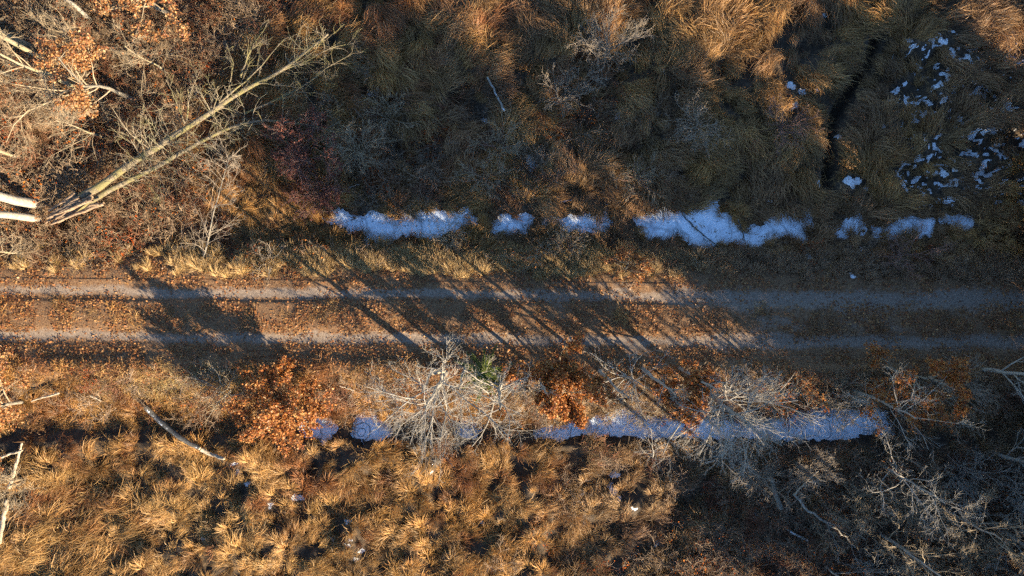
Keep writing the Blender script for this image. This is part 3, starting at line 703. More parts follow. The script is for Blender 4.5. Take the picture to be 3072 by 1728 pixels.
def bare_tree(label, px, py, h, r0, seed, lean=(0, 0), n1=11, n2=6, n3=5, n4=0, spread=.55, first=.15, up=.18, mats=('grey', 'twig_grey'), cat='tree', name='bare_tree', group=None, wig=.16, path=None, rmin=.005, top=1.0):
    rng = np.random.default_rng(seed); b = ground_point(px, py); b[2] -= .05
    pts = path if path is not None else [b, b + np.array([lean[0] * .4, lean[1] * .4, h * .5]), b + np.array([lean[0], lean[1], h])]
    P, R = stem(rng, pts, r0, r0 * .25, 9, .025 * h / 4)
    tid = np.zeros(1, int); lv = []
    p1, r1, _ = sprout(rng, P, R, tid, n1, first, (.5, 1.15), (spread * .7, spread * 1.15), 6, up, wig, .42, rmin * 1.5, .4, top)
    i1 = np.arange(n1); lv.append((p1, r1, i1))
    p2, r2, i2 = sprout(rng, p1, r1, i1, n2, .15, (.35, 1.0), (.3, .62), 5, .06, .22, .55, rmin * 1.1, .5); lv.append((p2, r2, i2))
    p3, r3, i3 = sprout(rng, p2, r2, i2, n3, .15, (.3, 1.0), (.3, .65), 4, .04, .25, .7, rmin * .85, .5); lv.append((p3, r3, i3))
    if n4:
        p4, r4, i4 = sprout(rng, p3, r3, i3, n4, .2, (.3, 1.0), (.4, .8), 3, .03, .25, .8, rmin * .7, .5); lv.append((p4, r4, i4))
    return build_plant(name, label, cat, lv, [(P, R)], b, (M[mats[0]], M[mats[1]]), group)
def bare_shrub(label, px, py, h, seed, stems=8, n2=6, n3=4, spread=.5, mats=('twig_shade_brown', 'twig_shade_brown'), rmin=.0058, group='bare shrubs', lean=(0, 0), name='bare_shrub', leaves=0, lcol=None):
    rng = np.random.default_rng(seed); b = ground_point(px, py); b[2] -= .03
    a = rng.uniform(0, 6.28) + np.arange(stems) * 6.28 / stems + rng.normal(0, .3, stems)
    P, R = [], []
    for i in range(stems):
        o = np.array([math.cos(a[i]), math.sin(a[i]), 0]) * h * spread * rng.uniform(.5, 1.1) + np.array([*lean, 0])
        e = b + o + np.array([0, 0, h * rng.uniform(.7, 1.05)])
        m = b + o * .3 + np.array([0, 0, h * .5])
        p, r_ = stem(rng, [b + o * .03, m, e], .018 + .004 * h, rmin, 6, .04 * h); P.append(p); R.append(r_)
    P = np.concatenate(P); R = np.concatenate(R); ids = np.arange(stems); lv = []
    p2, r2, i2 = sprout(rng, P, R, ids, n2, .2, (.35, 1.0), (.3, .6), 5, .08, .2, .65, rmin * 1.2, .5); lv.append((p2, r2, i2))
    p3, r3, i3 = sprout(rng, p2, r2, i2, n3, .15, (.35, 1.0), (.35, .7), 4, .05, .24, .7, rmin, .5); lv.append((p3, r3, i3))
    p4, r4, i4 = sprout(rng, p3, r3, i3, 2, .2, (.3, 1.0), (.4, .8), 3, .03, .25, .8, rmin * .8, .5); lv.append((p4, r4, i4))
    lf = None
    if leaves:
        pk = p4.reshape(-1, 3)[rng.integers(0, p4.shape[0] * 3, leaves)] + rng.normal(0, .03, (leaves, 3))
        lf = (pk, rng.uniform(.05, .09, leaves), lcol(rng, leaves), seed)
    return build_plant(name, label, 'shrub', lv, [(P, R)], b, (M[mats[0]], M[mats[1]]), group, lf, 'foliage', (5, 4, 3, 3))
def oak(label, px, py, h, seed, width=.5, nleaf=2600, r0=None, lean=(0, 0), hue=0.0, group='oaks holding brown leaves', size=(.06, .105), n1=14, first=.12, hmin=.0):
    rng = np.random.default_rng(seed); b = ground_point(px, py); b[2] -= .05
    P, R = stem(rng, [b, b + np.array([lean[0] * .4, lean[1] * .4, h * .5]), b + np.array([lean[0], lean[1], h])], r0 or .018 * h + .01, .012, 9, .02 * h)
    lv = []
    p1, r1, _ = sprout(rng, P, R, np.zeros(1, int), n1, first, (.7, 1.35), (width * .6, width), 6, .05, .15, .5, .011, .4)
    i1 = np.arange(n1); lv.append((p1, r1, i1))
    p2, r2, i2 = sprout(rng, p1, r1, i1, 5, .2, (.4, 1.0), (.3, .6), 4, .05, .2, .6, .008, .5); lv.append((p2, r2, i2))
    p3, r3, i3 = sprout(rng, p2, r2, i2, 3, .2, (.4, 1.0), (.35, .7), 3, .05, .2, .7, .006, .5); lv.append((p3, r3, i3))
    allp = np.concatenate([p2[:, 1:].reshape(-1, 3), p3.reshape(-1, 3), p3[:, 1:].reshape(-1, 3), p1[:, 3:].reshape(-1, 3)])
    k = allp[rng.integers(0, len(allp), nleaf)] + rng.normal(0, .055, (nleaf, 3))
    return build_plant('oak_tree', label, 'tree', lv, [(P, R)], b, (M['trunk'], M['twig_tan']), group, (k, rng.uniform(*size, nleaf), oak_cols(rng, nleaf, hue), seed))

# -- oaks that keep their brown leaves
oak('broad orange brown oak between the track and the ringed ice, farthest left below the track', 890, 1195, 1.9, 21, 1.2, 17000, lean=(-.45, -.05), n1=28, hue=.0)
oak('dense rust brown oak beside the small green conifer', 1688, 1122, 3.0, 22, .74, 21000, lean=(.0, -.3), hue=-.1, n1=22)
oak('small orange brown oak tangled with the big pale bare tree over the right ice', 2015, 1150, 2.8, 23, .62, 11000, hue=-.08, n1=18)
oak('tall dark rust oak at the lower track edge on the right', 2655, 1105, 3.6, 24, .65, 7500, hue=-.18, n1=16)
oak('sparse dark red oak sapling between two bare trees on the right', 2350, 1165, 2.2, 25, .6, 480, hue=-.22)
oak('small oak sprig hanging over the dark end of the right ice', 2770, 1225, 2.0, 26, .45, 420, hue=-.15)
oak('bright orange oak on the left edge below the track', 70, 1205, 4.0, 27, .6, 14000, lean=(-.3, -.2), n1=24, hue=.3)
oak('orange leaved oak at the left end of the track', -12, 915, 3.0, 28, .5, 2500)
oak('pale orange oak standing between the pale trunks in the upper left corner', 405, 300, 5.2, 29, .36, 7500, r0=.10, first=.3, hue=.45, lean=(.2, -.3))
oak('orange oak crown cut by the top edge left of centre', 520, 62, 4.6, 30, .45, 6500, hue=.4)
oak('small orange oak on the left edge near the upper corner', 45, 235, 4.0, 31, .4, 3000, hue=.3)
oak('little copper oak sprig on the upper verge of the track', 1868, 812, 1.9, 32, .6, 1500, lean=(0, .25))
oak('few leaved red oak seedling on the upper verge left of the copper sprig', 1605, 770, 1.1, 33, .7, 150, hue=-.15)

# -- bare trees and shrubs along the lower ditch
bare_tree('widest pale bare tree with sawn limbs beside the green conifer', 1338, 1118, 5.2, .12, 41, (-.2, -.5), 18, 9, 6, 2, .62, .1, .05)
bare_tree('bare grey tree between the green conifer and the rust oak', 1500, 1130, 5.4, .125, 42, (.1, -.4), 11, 7, 5, 2, .45, .1, .1)
bare_tree('thin bare sapling right of the rust brown oak', 1868, 1122, 3.6, .07, 43, (.1, .1), 11, 6, 4, 1, .55, .15, .1)
bare_tree('big pale dense bare tree standing over the right ice', 2095, 1165, 5.4, .12, 44, (.1, -.3), 24, 9, 6, 2, .60, .1, .1)
bare_tree('bare tree with long crooked limbs above the dark end of the right ice', 2560, 1170, 4.4, .08, 45, (.0, -.3), 13, 6, 5, 1, .62, .1, .05, group=None)
bare_tree('pale bare tree at the right edge beside the track', 2950, 1110, 4.8, .09, 46, (.2, .3), 13, 6, 5, 1, .55, .15, .1)
bare_tree('leaning bare sapling reaching over the right ice from the marsh side', 1960, 1375, 2.6, .04, 47, (-.6, 1.2), 8, 5, 4, 0, .45, .2, .1)
bare_tree('grey bare tree below the dark end of the right ice', 2640, 1395, 4.4, .08, 48, (-.1, -.2), 13, 7, 5, 1, .55, .1, .08)
bare_tree('bare tree in the lower right corner thicket nearest the corner', 2990, 1590, 4.6, .09, 49, (0, 0), 13, 7, 5, 1, .55, .1, .1)
bare_tree('crooked pale bare tree at the bottom edge in the right thicket', 2640, 1600, 4.2, .085, 50, (.2, -.2), 13, 7, 5, 1, .6, .1, .05, mats=('grey', 'twig_tan'))
bare_tree('bare tree at the right edge between the ditch and the corner', 2985, 1360, 4.8, .09, 51, (0, .1), 13, 7, 5, 1, .55, .1, .1)
bare_tree('bare tree halfway between the bottom edge tree and the corner', 2800, 1515, 4.4, .08, 52, (-.3, .2), 13, 7, 5, 1, .6, .1, .08, mats=('grey', 'twig_tan'))
bare_tree('thin bare tree at the bottom edge right of the snowy stick', 2470, 1690, 3.4, .05, 53, (0, -.1), 10, 6, 4, 1, .5, .15, .1)
for (qx, qy, qh, qr, sd_, lb) in [(1302, 1108, 4.6, .075, 141, 'slim bare stem just left of the widest pale bare tree'), (1398, 1100, 5.0, .085, 142, 'slim bare stem between the widest pale tree and the conifer'),
        (1612, 1112, 5.0, .08, 143, 'slim bare stem at the left side of the rust brown oak'), 
        (1800, 1112, 5.0, .085, 145, 'slim bare stem at the right side of the rust brown oak'), (1930, 1108, 5.2, .09, 146, 'slim bare stem left of the small orange brown oak'),
        (2040, 1104, 5.0, .08, 147, 'slim bare stem between the small orange oak and the track')]:
    bare_tree(lb, qx, qy, qh, qr, sd_, (.1, -.2), 5, 3, 2, 0, .2, .55, .3, group='slim bare stems along the lower bank')
# -- upper left wood
bare_tree('spreading pale bare tree with drooping limbs in the upper left wood', 290, 290, 5.2, .11, 54, (-.6, .2), 15, 8, 6, 2, .6, .12, .0, mats=('pale', 'twig_tan'))
bare_tree('bare tan tree below the drooping limbs on the left edge', 70, 470, 4.8, .08, 55, (-.2, 0), 13, 7, 6, 1, .55, .12, .05, mats=('pale', 'twig_tan'))
bare_tree('bare tan tree right of the pale orange oak near the top', 520, 230, 3.6, .05, 56, (0, 0), 12, 7, 5, 1, .5, .12, .1, mats=('pale', 'twig_tan'))
bare_tree('bare tan tree above the middle of the fallen trunk', 330, 420, 3.4, .05, 57, (0, 0), 12, 7, 5, 1, .55, .12, .05, mats=('pale', 'twig_tan'))
bare_tree('bare brush tree under the twin trunks on the left edge', 70, 760, 3.0, .045, 58, (0, 0), 12, 7, 5, 1, .55, .12, .05, mats=('pale', 'twig_tan'))
# tall trunks that leave the frame
bare_tree('thick pale tree trunk running out at the upper left corner', 112, 152, 13.0, .19, 61, (-.5, .6), 12, 6, 4, 0, .28, .12, .1, mats=('pale', 'twig_tan'), name='tall_tree')
bare_tree('slimmer pale trunk just below the thick corner trunk', 188, 194, 12.0, .11, 62, (-.4, .2), 10, 6, 4, 0, .25, .35, .1, mats=('pale', 'twig_tan'), name='tall_tree')
bare_tree('pale straight trunk reaching the top edge left of the orange crown', 278, 66, 12.0, .085, 63, (-.3, .3), 10, 6, 4, 0, .25, .4, .1, mats=('grey', 'twig_tan'), name='tall_tree')
bare_tree('upper of the two pale trunks on the left edge above the track', 128, 615, 13.0, .21, 64, (-.4, .1), 10, 6, 4, 0, .25, .4, .1, mats=('grey', 'twig_tan'), name='tall_tree')
bare_tree('lower of the two pale trunks on the left edge above the track', 126, 658, 13.0, .16, 65, (-.4, -.2), 10, 6, 4, 0, .25, .4, .1, mats=('grey', 'twig_tan'), name='tall_tree')
# -- leaning sapling beside the track
b0 = ground_point(600, 800)
bare_tree('slender pale sapling leaning over beside the left part of the track', 600, 800, 2, .042, 66, n1=26, n2=6, n3=4, spread=.34, first=.08, up=.25, mats=('trunk', 'twig_shade_brown'), name='leaning_sapling',
          path=[b0, G(622, 735, .35), G(640, 640, 1.0), G(668, 540, 1.8), G(690, 470, 2.3)], wig=.14)
bare_shrub('small pale twisted shrub right of the leaning sapling', 822, 782, 1.0, 67, 5, 5, 3, .8, group=None)
# -- shrubs of the upper marsh
def red_cols(rng, n): return np.array((.15, .05, .032)) * rng.uniform(.5, 1.5, (n, 1)) * np.array([1, 1, 1])
bare_shrub('large dark red leaved bush left of the upper ice', 930, 470, 1.9, 71, 11, 7, 5, .75, ('twig_red', 'twig_red'), group=None, name='red_bush', leaves=2600, lcol=red_cols)
bare_shrub('dark red leaved bush just above the left tip of the upper ice', 985, 580, 1.4, 72, 10, 7, 5, .8, ('twig_red', 'twig_red'), group=None, name='red_bush', leaves=1500, lcol=red_cols)
bare_shrub('pinkish tan twiggy bush touching the big red bush', 1085, 455, 1.7, 73, 10, 7, 5, .7, ('twig_tan', 'twig_tan'), group=None)
bare_shrub('tan twiggy bush above the pinkish bush in the upper marsh', 1170, 355, 1.3, 74, 8, 6, 4, .8, ('twig_tan', 'twig_tan'))
bare_shrub('pale grey bare shrub near the top edge, palest in the upper marsh', 1805, 165, 2.3, 75, 10, 8, 5, .55, group=None)
bare_shrub('grey twiggy shrub below the pale shrub in the upper marsh', 1690, 300, 1.5, 76, 8, 7, 5, .8)
bare_shrub('low dark twiggy shrub in the middle of the upper marsh', 1500, 450, 1.4, 77, 9, 7, 4, .8, ('twig_red', 'twig_tan'))
bare_shrub('rusty twiggy shrub above the second ice pool', 1450, 545, 1.2, 78, 8, 6, 4, .8, ('twig_red', 'twig_tan'))
bare_shrub('reddish twig shrub left of the dark grass trench', 2340, 395, 1.2, 79, 9, 7, 4, .9, ('twig_red', 'twig_red'))
bare_shrub('grey twig shrub left of the reddish trench shrub', 2080, 390, 1.5, 80, 9, 7, 4, .7)
bare_shrub('brown twig shrub above the largest ice pool', 1900, 540, 1.2, 81, 8, 6, 4, .8, ('twig_red', 'twig_tan'))
bare_shrub('tan twig shrub on the lower bank of the upper ditch', 1350, 720, 1.2, 82, 8, 6, 4, .8, ('twig_tan', 'twig_tan'))
bare_shrub('brown twig shrub between the upper ditch and the copper sprig', 1690, 735, 1.1, 83, 8, 6, 4, .8, ('twig_red', 'twig_tan'))
bare_shrub('dark twig shrub on the upper verge toward the right edge', 2700, 770, 1.2, 84, 8, 6, 4, .9, ('twig_red', 'twig_red'))
bare_shrub('twig shrub left of the broad orange brown oak', 690, 1165, 1.5, 85, 8, 7, 4, .8, ('twig_grey', 'twig_tan'))
bare_shrub('fine grey shrub in front of the conifer beside the lower ditch', 1600, 1180, 2.0, 86, 9, 8, 5, .6)
bare_shrub('grey tan shrub left of the small orange brown oak', 1880, 1210, 1.7, 87, 9, 8, 4, .7, ('twig_grey', 'twig_tan'))
bare_shrub('brown shrub on the bank right of the sparse red sapling', 2480, 1185, 1.5, 88, 9, 7, 4, .8, ('twig_red', 'twig_tan'))
bare_shrub('grey shrub under the track at the right between two bare trees', 2810, 1150, 1.9, 89, 9, 8, 5, .7)
bare_shrub('tan shrub in the lower right thicket above the snowy stick', 2560, 1480, 1.6, 90, 9, 8, 5, .8, ('twig_tan', 'twig_tan'))
bare_shrub('red brown shrub in the lower right thicket by the fallen limb', 2470, 1550, 1.3, 91, 9, 7, 4, .8, ('twig_red', 'twig_tan'))
bare_shrub('pale dry shrub near the right edge of the thicket', 2890, 1640, 1.9, 92, 9, 8, 5, .7, ('twig_tan', 'twig_tan'))
bare_shrub('tan shrub below the white broken trunk on the left edge', 70, 1440, 1.6, 93, 9, 7, 5, .8, ('twig_tan', 'twig_tan'))

for (qx, qy, qh, sd_, mt, lb) in [(2700, 1480, 1.8, 191, 'twig_tan', 'tan shrub right of the long crooked fallen limb'), (2840, 1420, 1.9, 192, 'twig_grey', 'grey shrub high in the thicket near the right edge'),
        (2740, 1650, 1.8, 193, 'twig_tan', 'tan shrub at the bottom edge beside the crooked pale tree'), (3020, 1480, 1.9, 194, 'twig_grey', 'grey shrub on the right edge in the thicket'),
        (2400, 1400, 1.5, 195, 'twig_shade_brown', 'brown shrub just below the middle of the right ice'), (2250, 1420, 1.3, 196, 'twig_shade_brown', 'brown shrub left of the sawn log stub'),
        (2600, 1700, 1.6, 197, 'twig_grey', 'grey shrub on the bottom edge left of the crooked pale tree'), (250, 130, 1.8, 198, 'twig_tan', 'tan shrub among the pale trunks of the upper left corner')]:
    bare_shrub(lb, qx, qy, qh, sd_, 9, 8, 5, .75, (mt, mt))
# -- young conifer
def conifer(label, px, py, h, seed):
    rng = np.random.default_rng(seed); b = ground_point(px, py); root = thing('young_conifer', label, 'tree', tuple(b))
    P, R = stem(rng, [[0, 0, 0], [0, 0, h]], .03, .006, 8, .01); v, q = tubes(P, R, 6); mb = MB(); mb.add(v, q); obj('trunk', mb.mesh('trunk', True, False), M['trunk'], root)
    for w, t in enumerate(np.linspace(.12, .97, 9)):
        L = (1 - t) * .46 * h + .16; k = 6
        for i in range(k):
            a = w * .5 + i * 6.28 / k + rng.normal(0, .2); d = np.array([math.cos(a), math.sin(a), .35])
            n = 200; u = rng.uniform(.1, 1, n); s = rng.normal(0, 1, (n, 3)) * .055 * (1.2 - u)[:, None]
            pos = np.array([0, 0, t * h]) + d * (u * L * rng.uniform(.75, 1.1))[:, None] + s
            nd = d + rng.normal(0, .5, (n, 3)); nd /= np.linalg.norm(nd, axis=1, keepdims=True)
            sd_ = np.cross(nd, rng.normal(size=(n, 3))); sd_ /= np.linalg.norm(sd_, axis=1, keepdims=True)
            vv = np.stack([pos - sd_ * .009, pos + sd_ * .009, pos + nd * .075 + sd_ * .003, pos + nd * .075 - sd_ * .003], 1)
            mb = MB(); c = np.array((.135, .165, .04)) * rng.uniform(.6, 1.5, (n, 1))
            mb.add(vv.reshape(-1, 3), np.arange(n * 4).reshape(n, 4), np.repeat(c, 4, 0)); obj('bough', mb.mesh('bough'), M['needle'], root)
conifer('small bright green conifer under bare branches beside the track', 1455, 1110, 2.5, 95)

# -- the fallen double-stemmed tree
def fallen_tree():
    rng = np.random.default_rng(501)
    base = G(165, 648, -.3); root = thing('fallen_tree', 'long fallen mossy tree with two stems lying across the upper left', 'fallen tree', tuple(base))
    def line(pts): return [G(*p) for p in pts]
    s1 = line([(205, 618, .3), (300, 558, .5), (420, 472, .8), (560, 385, 1.0), (640, 330, 1.1), (735, 268, 1.0), (830, 222, .9), (900, 170, .8), (985, 102, .7)])
    s2 = line([(215, 636, .15), (340, 565, .4), (420, 528, .5), (530, 466, .5), (620, 415, .45), (700, 378, .5), (780, 362, .55), (850, 366, .5), (925, 376, .4), (1005, 398, .2)])
    stems = []
    for nm, s, ra, rb in (('stem', s1, .175, .04), ('stem', s2, .13, .028)):
        P, R = stem(rng, s, ra, rb, 26, .012); R = R * (1 + rng.normal(0, .04, R.shape)); stems.append((P, R))
        v, q = tubes(P - base, R, 12); mb = MB(); mb.add(v, q); obj('stem', mb.mesh('stem', True, False), M['moss'], root)
    # rotten broken foot: splintered slabs
    for i in range(16):
        o = rng.uniform(-24, 24); a = G(140 + rng.uniform(-8, 40), 652 + o + rng.uniform(-6, 6), rng.uniform(.0, .35)); e = G(250 + rng.uniform(-40, 60), 598 + o * .8 + rng.uniform(-6, 6), rng.uniform(.35, .72))
        P, R = stem(rng, [a, e], .035, .07, 7, .025); v, q = tubes(P - base, R, 5); mb = MB(); mb.add(v, q); obj('splinter', mb.mesh('splinter', True, False), M['rot'], root)
    limbs = [([(560, 362, 1.05), (566, 300, 1.5), (578, 262, 1.7), (598, 212, 1.9)], .05), ([(555, 372, 1.05), (530, 310, 1.5), (500, 240, 1.8)], .035),
             ([(722, 232, 1.0), (745, 165, 1.4), (775, 112, 1.6), (802, 72, 1.7)], .055), ([(690, 250, 1.1), (700, 190, 1.5), (678, 130, 1.7)], .03),
             ([(660, 308, 1.1), (760, 225, 1.3), (815, 162, 1.5), (855, 115, 1.5)], .06), ([(648, 326, 1.1), (760, 248, .9), (870, 205, .7), (930, 165, .8), (975, 112, .9)], .06),
             ([(840, 214, .9), (930, 180, .7), (1000, 142, .7), (1065, 128, .6)], .04), ([(735, 340, .4), (830, 300, .6), (900, 268, .7), (985, 200, .7), (1060, 160, .6)], .06),
             ([(700, 380, .5), (790, 372, .6), (850, 400, .5), (870, 445, .3)], .03), ([(640, 330, 1.1), (655, 285, 1.5), (620, 240, 1.8)], .03),
             ([(420, 472, .8), (400, 430, 1.2), (350, 405, 1.5)], .03), ([(500, 425, .9), (540, 440, 1.2), (600, 470, 1.2)], .025),
             ([(470, 440, .85), (450, 385, 1.3), (430, 340, 1.6)], .025), ([(400, 535, .5), (450, 560, .7), (480, 595, .6)], .02),
             ([(880, 276, .7), (950, 280, .6), (1010, 290, .5)], .025), ([(780, 250, 1.0), (830, 255, .9), (900, 262, .8)], .03),
             ([(360, 515, .6), (400, 480, 1.0), (440, 470, 1.2)], .02), ([(600, 355, 1.0), (650, 370, 1.0), (700, 420, .8)], .025),
             ([(930, 378, .4), (980, 350, .6), (1030, 330, .7)], .02), ([(970, 110, .7), (975, 170, .7), (978, 260, .5)], .022)]
    for pts, r0 in limbs:
        P, R = stem(rng, line(pts), r0 * .75, .010, 9, .02); ids = np.zeros(1, int); mb = MB(); v, q = tubes(P - base, R, 6); mb.add(v, q)
        p2, r2, i2 = sprout(rng, P, R, ids, 9, .2, (.4, 1.1), (.2, .5), 5, .05, .25, .6, .010, .5); v, q = tubes(p2 - base, r2, 4); mb.add(v, q)
        p3, r3, i3 = sprout(rng, p2, r2, i2, 4, .2, (.3, 1.0), (.3, .7), 4, .03, .25, .7, .008, .5); v, q = tubes(p3 - base, r3, 3); mb.add(v, q)
        obj('branch', mb.mesh('branch', True, False), M['moss'], root)
    for P, R in stems:                    # twigs straight from the stems
        p1, r1, i1 = sprout(rng, P, R, np.zeros(1, int), 64, .18, (.7, 1.5), (.05, .19), 5, .25, .25, .12, .012, .5)
        p2, r2, i2 = sprout(rng, p1, r1, i1, 4, .2, (.4, 1.0), (.3, .7), 4, .03, .25, .7, .008, .5)
        mb = MB()
        for p, rr in ((p1, r1), (p2, r2)): v, q = tubes(p - base, rr, 3); mb.add(v, q)
        obj('twigs', mb.mesh('twigs', True, False), M['pale'], root, kind='stuff')
fallen_tree()

# -- logs, limbs and sticks on the ground
def log(name, label, cat, pts, r0, r1, seed, mat='grey', endmat='bare', twigs=0, wob=.012, group=None, sides=10, tmat=None):
    rng = np.random.default_rng(seed)
    W = []
    for p in pts:
        g_ = ground_point(p[0], p[1]); W.append(G(p[0], p[1], g_[2] + p[2]))
    base = W[0].copy(); root = thing(name, label, cat, tuple(base), group)
    P, R = stem(rng, W, r0, r1, 14, wob); R = R * (1 + rng.normal(0, .05, R.shape))
    v, q = tubes(P - base, R, sides); mb = MB(); mb.add(v, q); obj('trunk', mb.mesh('trunk', True, False), M[mat], root)
    for end, sgn in ((0, -1), (-1, 1)):     # pale broken ends
        d = P[0, end] - P[0, end - sgn if end else 1]; d /= np.linalg.norm(d)
        p = np.stack([P[0, end] - d * .01, P[0, end] + d * .01, P[0, end] + d * .03])[None]; rr = np.array([[R[0, end] * .96, R[0, end] * .93, R[0, end] * .12]])
        v, q = tubes(p - base, rr, sides); mb = MB(); mb.add(v, q); obj('broken_end', mb.mesh('broken_end', False, False), M[endmat], root)
    for i in range(twigs):
        p1, r1_, i1 = sprout(rng, P, R, np.zeros(1, int), 1, .15, (.5, 1.2), (.2, .5), 6, .1, .2, .5, .012, .45)
        p2, r2, _ = sprout(rng, p1, r1_, i1, 5, .2, (.4, 1.0), (.25, .6), 4, .03, .25, .6, .009, .5)
        p3, r3, _ = sprout(rng, p2, r2, np.zeros(len(p2), int), 3, .2, (.4, 1.0), (.3, .6), 3, .03, .25, .7, .007, .5)
        mb = MB()
        for p, rr, k in ((p1, r1_, 5), (p2, r2, 3), (p3, r3, 3)): v, q = tubes(p - base, rr, k); mb.add(v, q)
        obj('branch', mb.mesh('branch', True, False), M[tmat or mat], root)
    return root
log('log', 'dark snow flecked log lying in tan grass at lower left', 'log', [(437, 1222, .45), (470, 1256, .5), (540, 1312, .55), (600, 1345, .5)], .10, .085, 601, 'dark_snow')
log('log', 'short pale barkless log continuing from the dark snowy log', 'log', [(602, 1348, .45), (630, 1362, .45), (672, 1376, .4)], .085, .06, 602, 'bare')
log('snag', 'white broken trunk leaning on the left edge below the orange oak', 'trunk', [(66, 1330, 1.3), (50, 1390, 1.2), (30, 1462, 1.0)], .035, .075, 603, 'bare')
log('snag', 'lower white broken trunk at the left edge pointing to the corner', 'trunk', [(22, 1500, .9), (10, 1560, .8), (-4, 1630, .7)], .07, .085, 604, 'bare')
log('broken_limb', 'short white limb crossing the top of the white broken trunk', 'limb', [(-10, 1376, 1.4), (30, 1362, 1.4), (66, 1352, 1.4)], .05, .04, 605, 'bare')
log('stick', 'pale stick lying below the bright orange oak on the left', 'stick', [(95, 1204, .5), (135, 1190, .5), (174, 1180, .5)], .025, .05, 606, 'bare')
log('stick', 'tiny white stick in brown grass right of the pale stick', 'stick', [(272, 1187, .4), (303, 1202, .4)], .035, .02, 607, 'bare')
log('log', 'thin snow dusted log in the middle of the upper marsh', 'log', [(1462, 232, .4), (1488, 282, .35), (1512, 332, .35)], .035, .045, 608, 'grey_snow')
log('log', 'grey sawn log stub in the thicket at lower right', 'log', [(2312, 1432, .7), (2325, 1478, .6), (2342, 1524, .5)], .08, .10, 609, 'trunk')
log('stick', 'snow covered stick at the bottom in the dark thicket', 'stick', [(2362, 1590, .5), (2390, 1604, .45), (2424, 1622, .4)], .05, .045, 610, 'grey_snow')
log('fallen_limb', 'long crooked fallen limb running down through the lower right thicket', 'limb', [(2380, 1482, .8), (2420, 1530, .8), (2480, 1568, .7), (2530, 1602, .6), (2565, 1640, .5)], .05, .03, 611, 'grey', twigs=6, tmat='twig_grey', wob=.03)
log('fallen_limb', 'pale forked limb above the long crooked fallen limb', 'limb', [(2382, 1484, 1.0), (2415, 1448, 1.2), (2452, 1414, 1.3)], .04, .02, 612, 'bare', twigs=3, tmat='twig_grey')
log('dead_branch', 'small pale dead branch near the left end of the upper ice', 'branch', [(1048, 562, .5), (1075, 553, .6)], .025, .015, 613, 'grey')
log('dead_branch', 'pale twig lying across the lower bank right of the broad oak', 'branch', [(1020, 1158, .5), (1040, 1165, .5), (1062, 1172, .5)], .025, .02, 614, 'bare')
log('fallen_limb', 'dark stick across the largest ice pool', 'limb', [(2048, 645, .25), (2090, 690, .3), (2150, 735, .35)], .03, .02, 615, 'dark', twigs=2)
log('fallen_limb', 'dark stick across the right part of the largest ice pool', 'limb', [(2215, 660, .3), (2228, 700, .3), (2240, 745, .35)], .025, .015, 616, 'dark', twigs=2)
log('dead_branch', 'sawn yellow limb on the widest pale bare tree', 'branch', [(1296, 1120, 2.6), (1335, 1113, 2.7)], .06, .06, 617, 'bare')

# ------------------------------------------------------------------ the wood beyond the frame, whose shadows fall across the track
def wood_tree(seed, h, r0, n1, first, spread, leafy, up=.15):
    rng = np.random.default_rng(seed); mb = MB()
    P, R = stem(rng, [[0, 0, -.3], [.1, .05, h * .5], [.0, .1, h]], r0, .03, 10, .05)
    lv = [(P, R, 7)]
    p1, r1, i1 = sprout(rng, P, R, np.zeros(1, int), n1, first, (.5, 1.2), (spread * .7, spread), 6, up, .12, .55, .03, .35); lv.append((p1, r1, 5))
    p2, r2, i2 = sprout(rng, p1, r1, np.zeros(n1, int), 8, .15, (.35, 1.0), (.3, .6), 5, .08, .2, .6, .015, .5); lv.append((p2, r2, 3))
    p3, r3, i3 = sprout(rng, p2, r2, np.zeros(len(p2), int), 5, .15, (.35, 1.0), (.35, .7), 4, .05, .2, .7, .010, .5); lv.append((p3, r3, 3))
    for p, rr, k in lv: v, q = tubes(p, rr, k); mb.add(v, q, (.26, .22, .17))
    if leafy:
        allp = np.concatenate([p2[:, 1:].reshape(-1, 3), p3.reshape(-1, 3)])
        k = allp[rng.integers(0, len(allp), leafy)] + rng.normal(0, .12, (leafy, 3))
        leaf_cloud(mb, rng, k, rng.uniform(.14, .24, leafy), oak_cols(rng, leafy), .8)
    return mb.mesh('wood_tree')
WK = [wood_tree(701, 18, .18, 12, .66, .22, 0), wood_tree(702, 19, .14, 11, .68, .2, 0), wood_tree(703, 10, .15, 24, .12, .42, 3600), wood_tree(704, 9, .13, 24, .08, .45, 3200), wood_tree(705, 3.6, .06, 16, .05, .6, 2600), wood_tree(706, 18, .17, 26, .55, .26, 1400), wood_tree(707, 7, .08, 18, .3, .35, 0), wood_tree(708, 11.5, .15, 26, .82, .34, 700, .38)]
mwood = plant_mat('wood_bark_and_leaves', .15)
for w in WK: w.materials.append(mwood)
W_pts, W_idx, W_rot, W_scl = [], [], [], []
rw = np.random.default_rng(77)
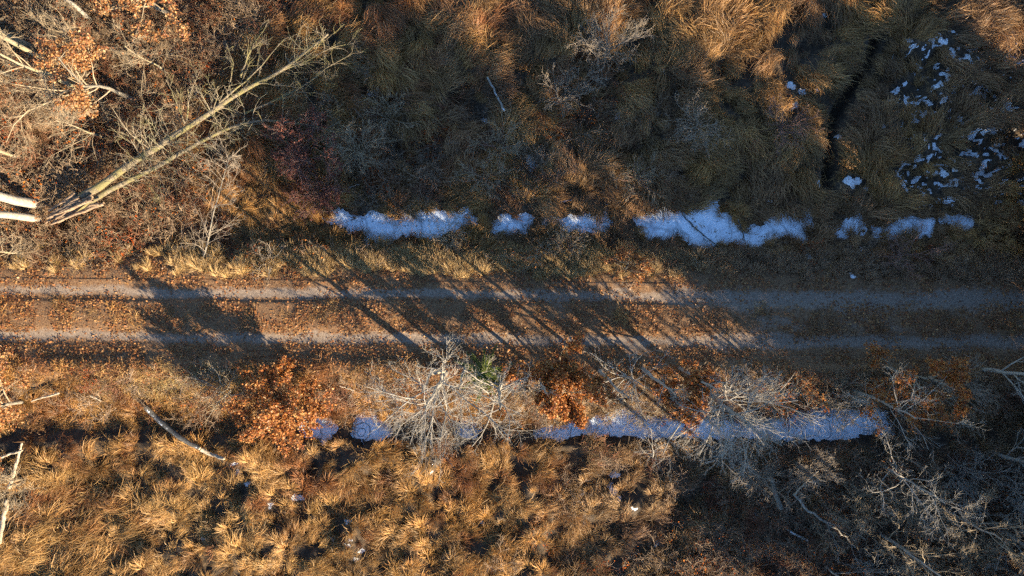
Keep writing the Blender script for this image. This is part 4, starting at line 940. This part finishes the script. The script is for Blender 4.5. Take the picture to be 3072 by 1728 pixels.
def ray(px, py, d):                        # a point d metres towards the sun from that pixel of the ground
    p = G(px, py); return p[:2] + SUN_DIR * d
def plant_at(xy, i, s=1.0):
    W_pts.append([xy[0], xy[1], -.55]); W_idx.append(i); W_rot.append([0, 0, rw.uniform(0, 6.28)]); W_scl.append([s, s, s])
for sx, d, i in [(1700, 25, 0), (2330, 22, 0), (2440, 25, 1), (3500, 24, 1), (3700, 22, 0), (3900, 24, 1), (4100, 22, 1)]:
    plant_at(ray(sx, 950, d), i, 1)
# tall trees with dense high crowns, shading the middle of the marsh but letting light under to the track
for sx in (1555, 1650, 1720, 1790):
    plant_at(ray(sx, 950, rw.uniform(18.6, 19.6)), 7, rw.uniform(.9, .96))
for sx in (1850, 1930):
    plant_at(ray(sx, 950, rw.uniform(18.2, 19)), 7, rw.uniform(.9, .96))
for sx in (1990, 2060, 2120, 2190, 2260):
    plant_at(ray(sx, 950, rw.uniform(18.5, 19.8)), 7, rw.uniform(.95, 1.02))
# leafy oaks that shade the right of the track and marsh
for sx, d, k in [(2260, 18, .8), (2400, 23, 1.0), (2540, 18, 1.05), (2640, 23, 1.25), (2740, 17, 1.3), (2840, 20, 1.4), (2460, 29, 1.2), (2620, 29, 1.35), (2800, 28, 1.4), (2540, 34, 1.45), (2740, 34, 1.5)]:
    plant_at(ray(sx, 950, d), 2 + int(rw.random() < .5), k * rw.uniform(.95, 1.05))
# low thicket hugging the right and lower right edge
for q in [(3230, 90), (3200, 330), (3190, 430), (3210, 540), (3150, 590), (3270, 620), (3300, 760), (3180, 820), (3180, 710), (3290, 480), (3320, 900), (3180, 640), (3220, 760), (3210, 880), (3240, 1000), (3230, 1150), (3200, 1290), (3220, 1430), (3200, 1560), (3230, 1690), (3150, 1800), (3020, 1830), (2890, 1810), (2760, 1840), (2640, 1830), (2520, 1850)]:
    plant_at(G(*q)[:2], 4, rw.uniform(.8, 1.15))
scatter('woodland', np.array(W_pts), np.array(W_rot), np.array(W_scl), np.array(W_idx), np.ones((len(W_pts), 3)), WK, kind='stuff',
        label='wood of tall trees standing beyond the lower right edge', category='woodland')
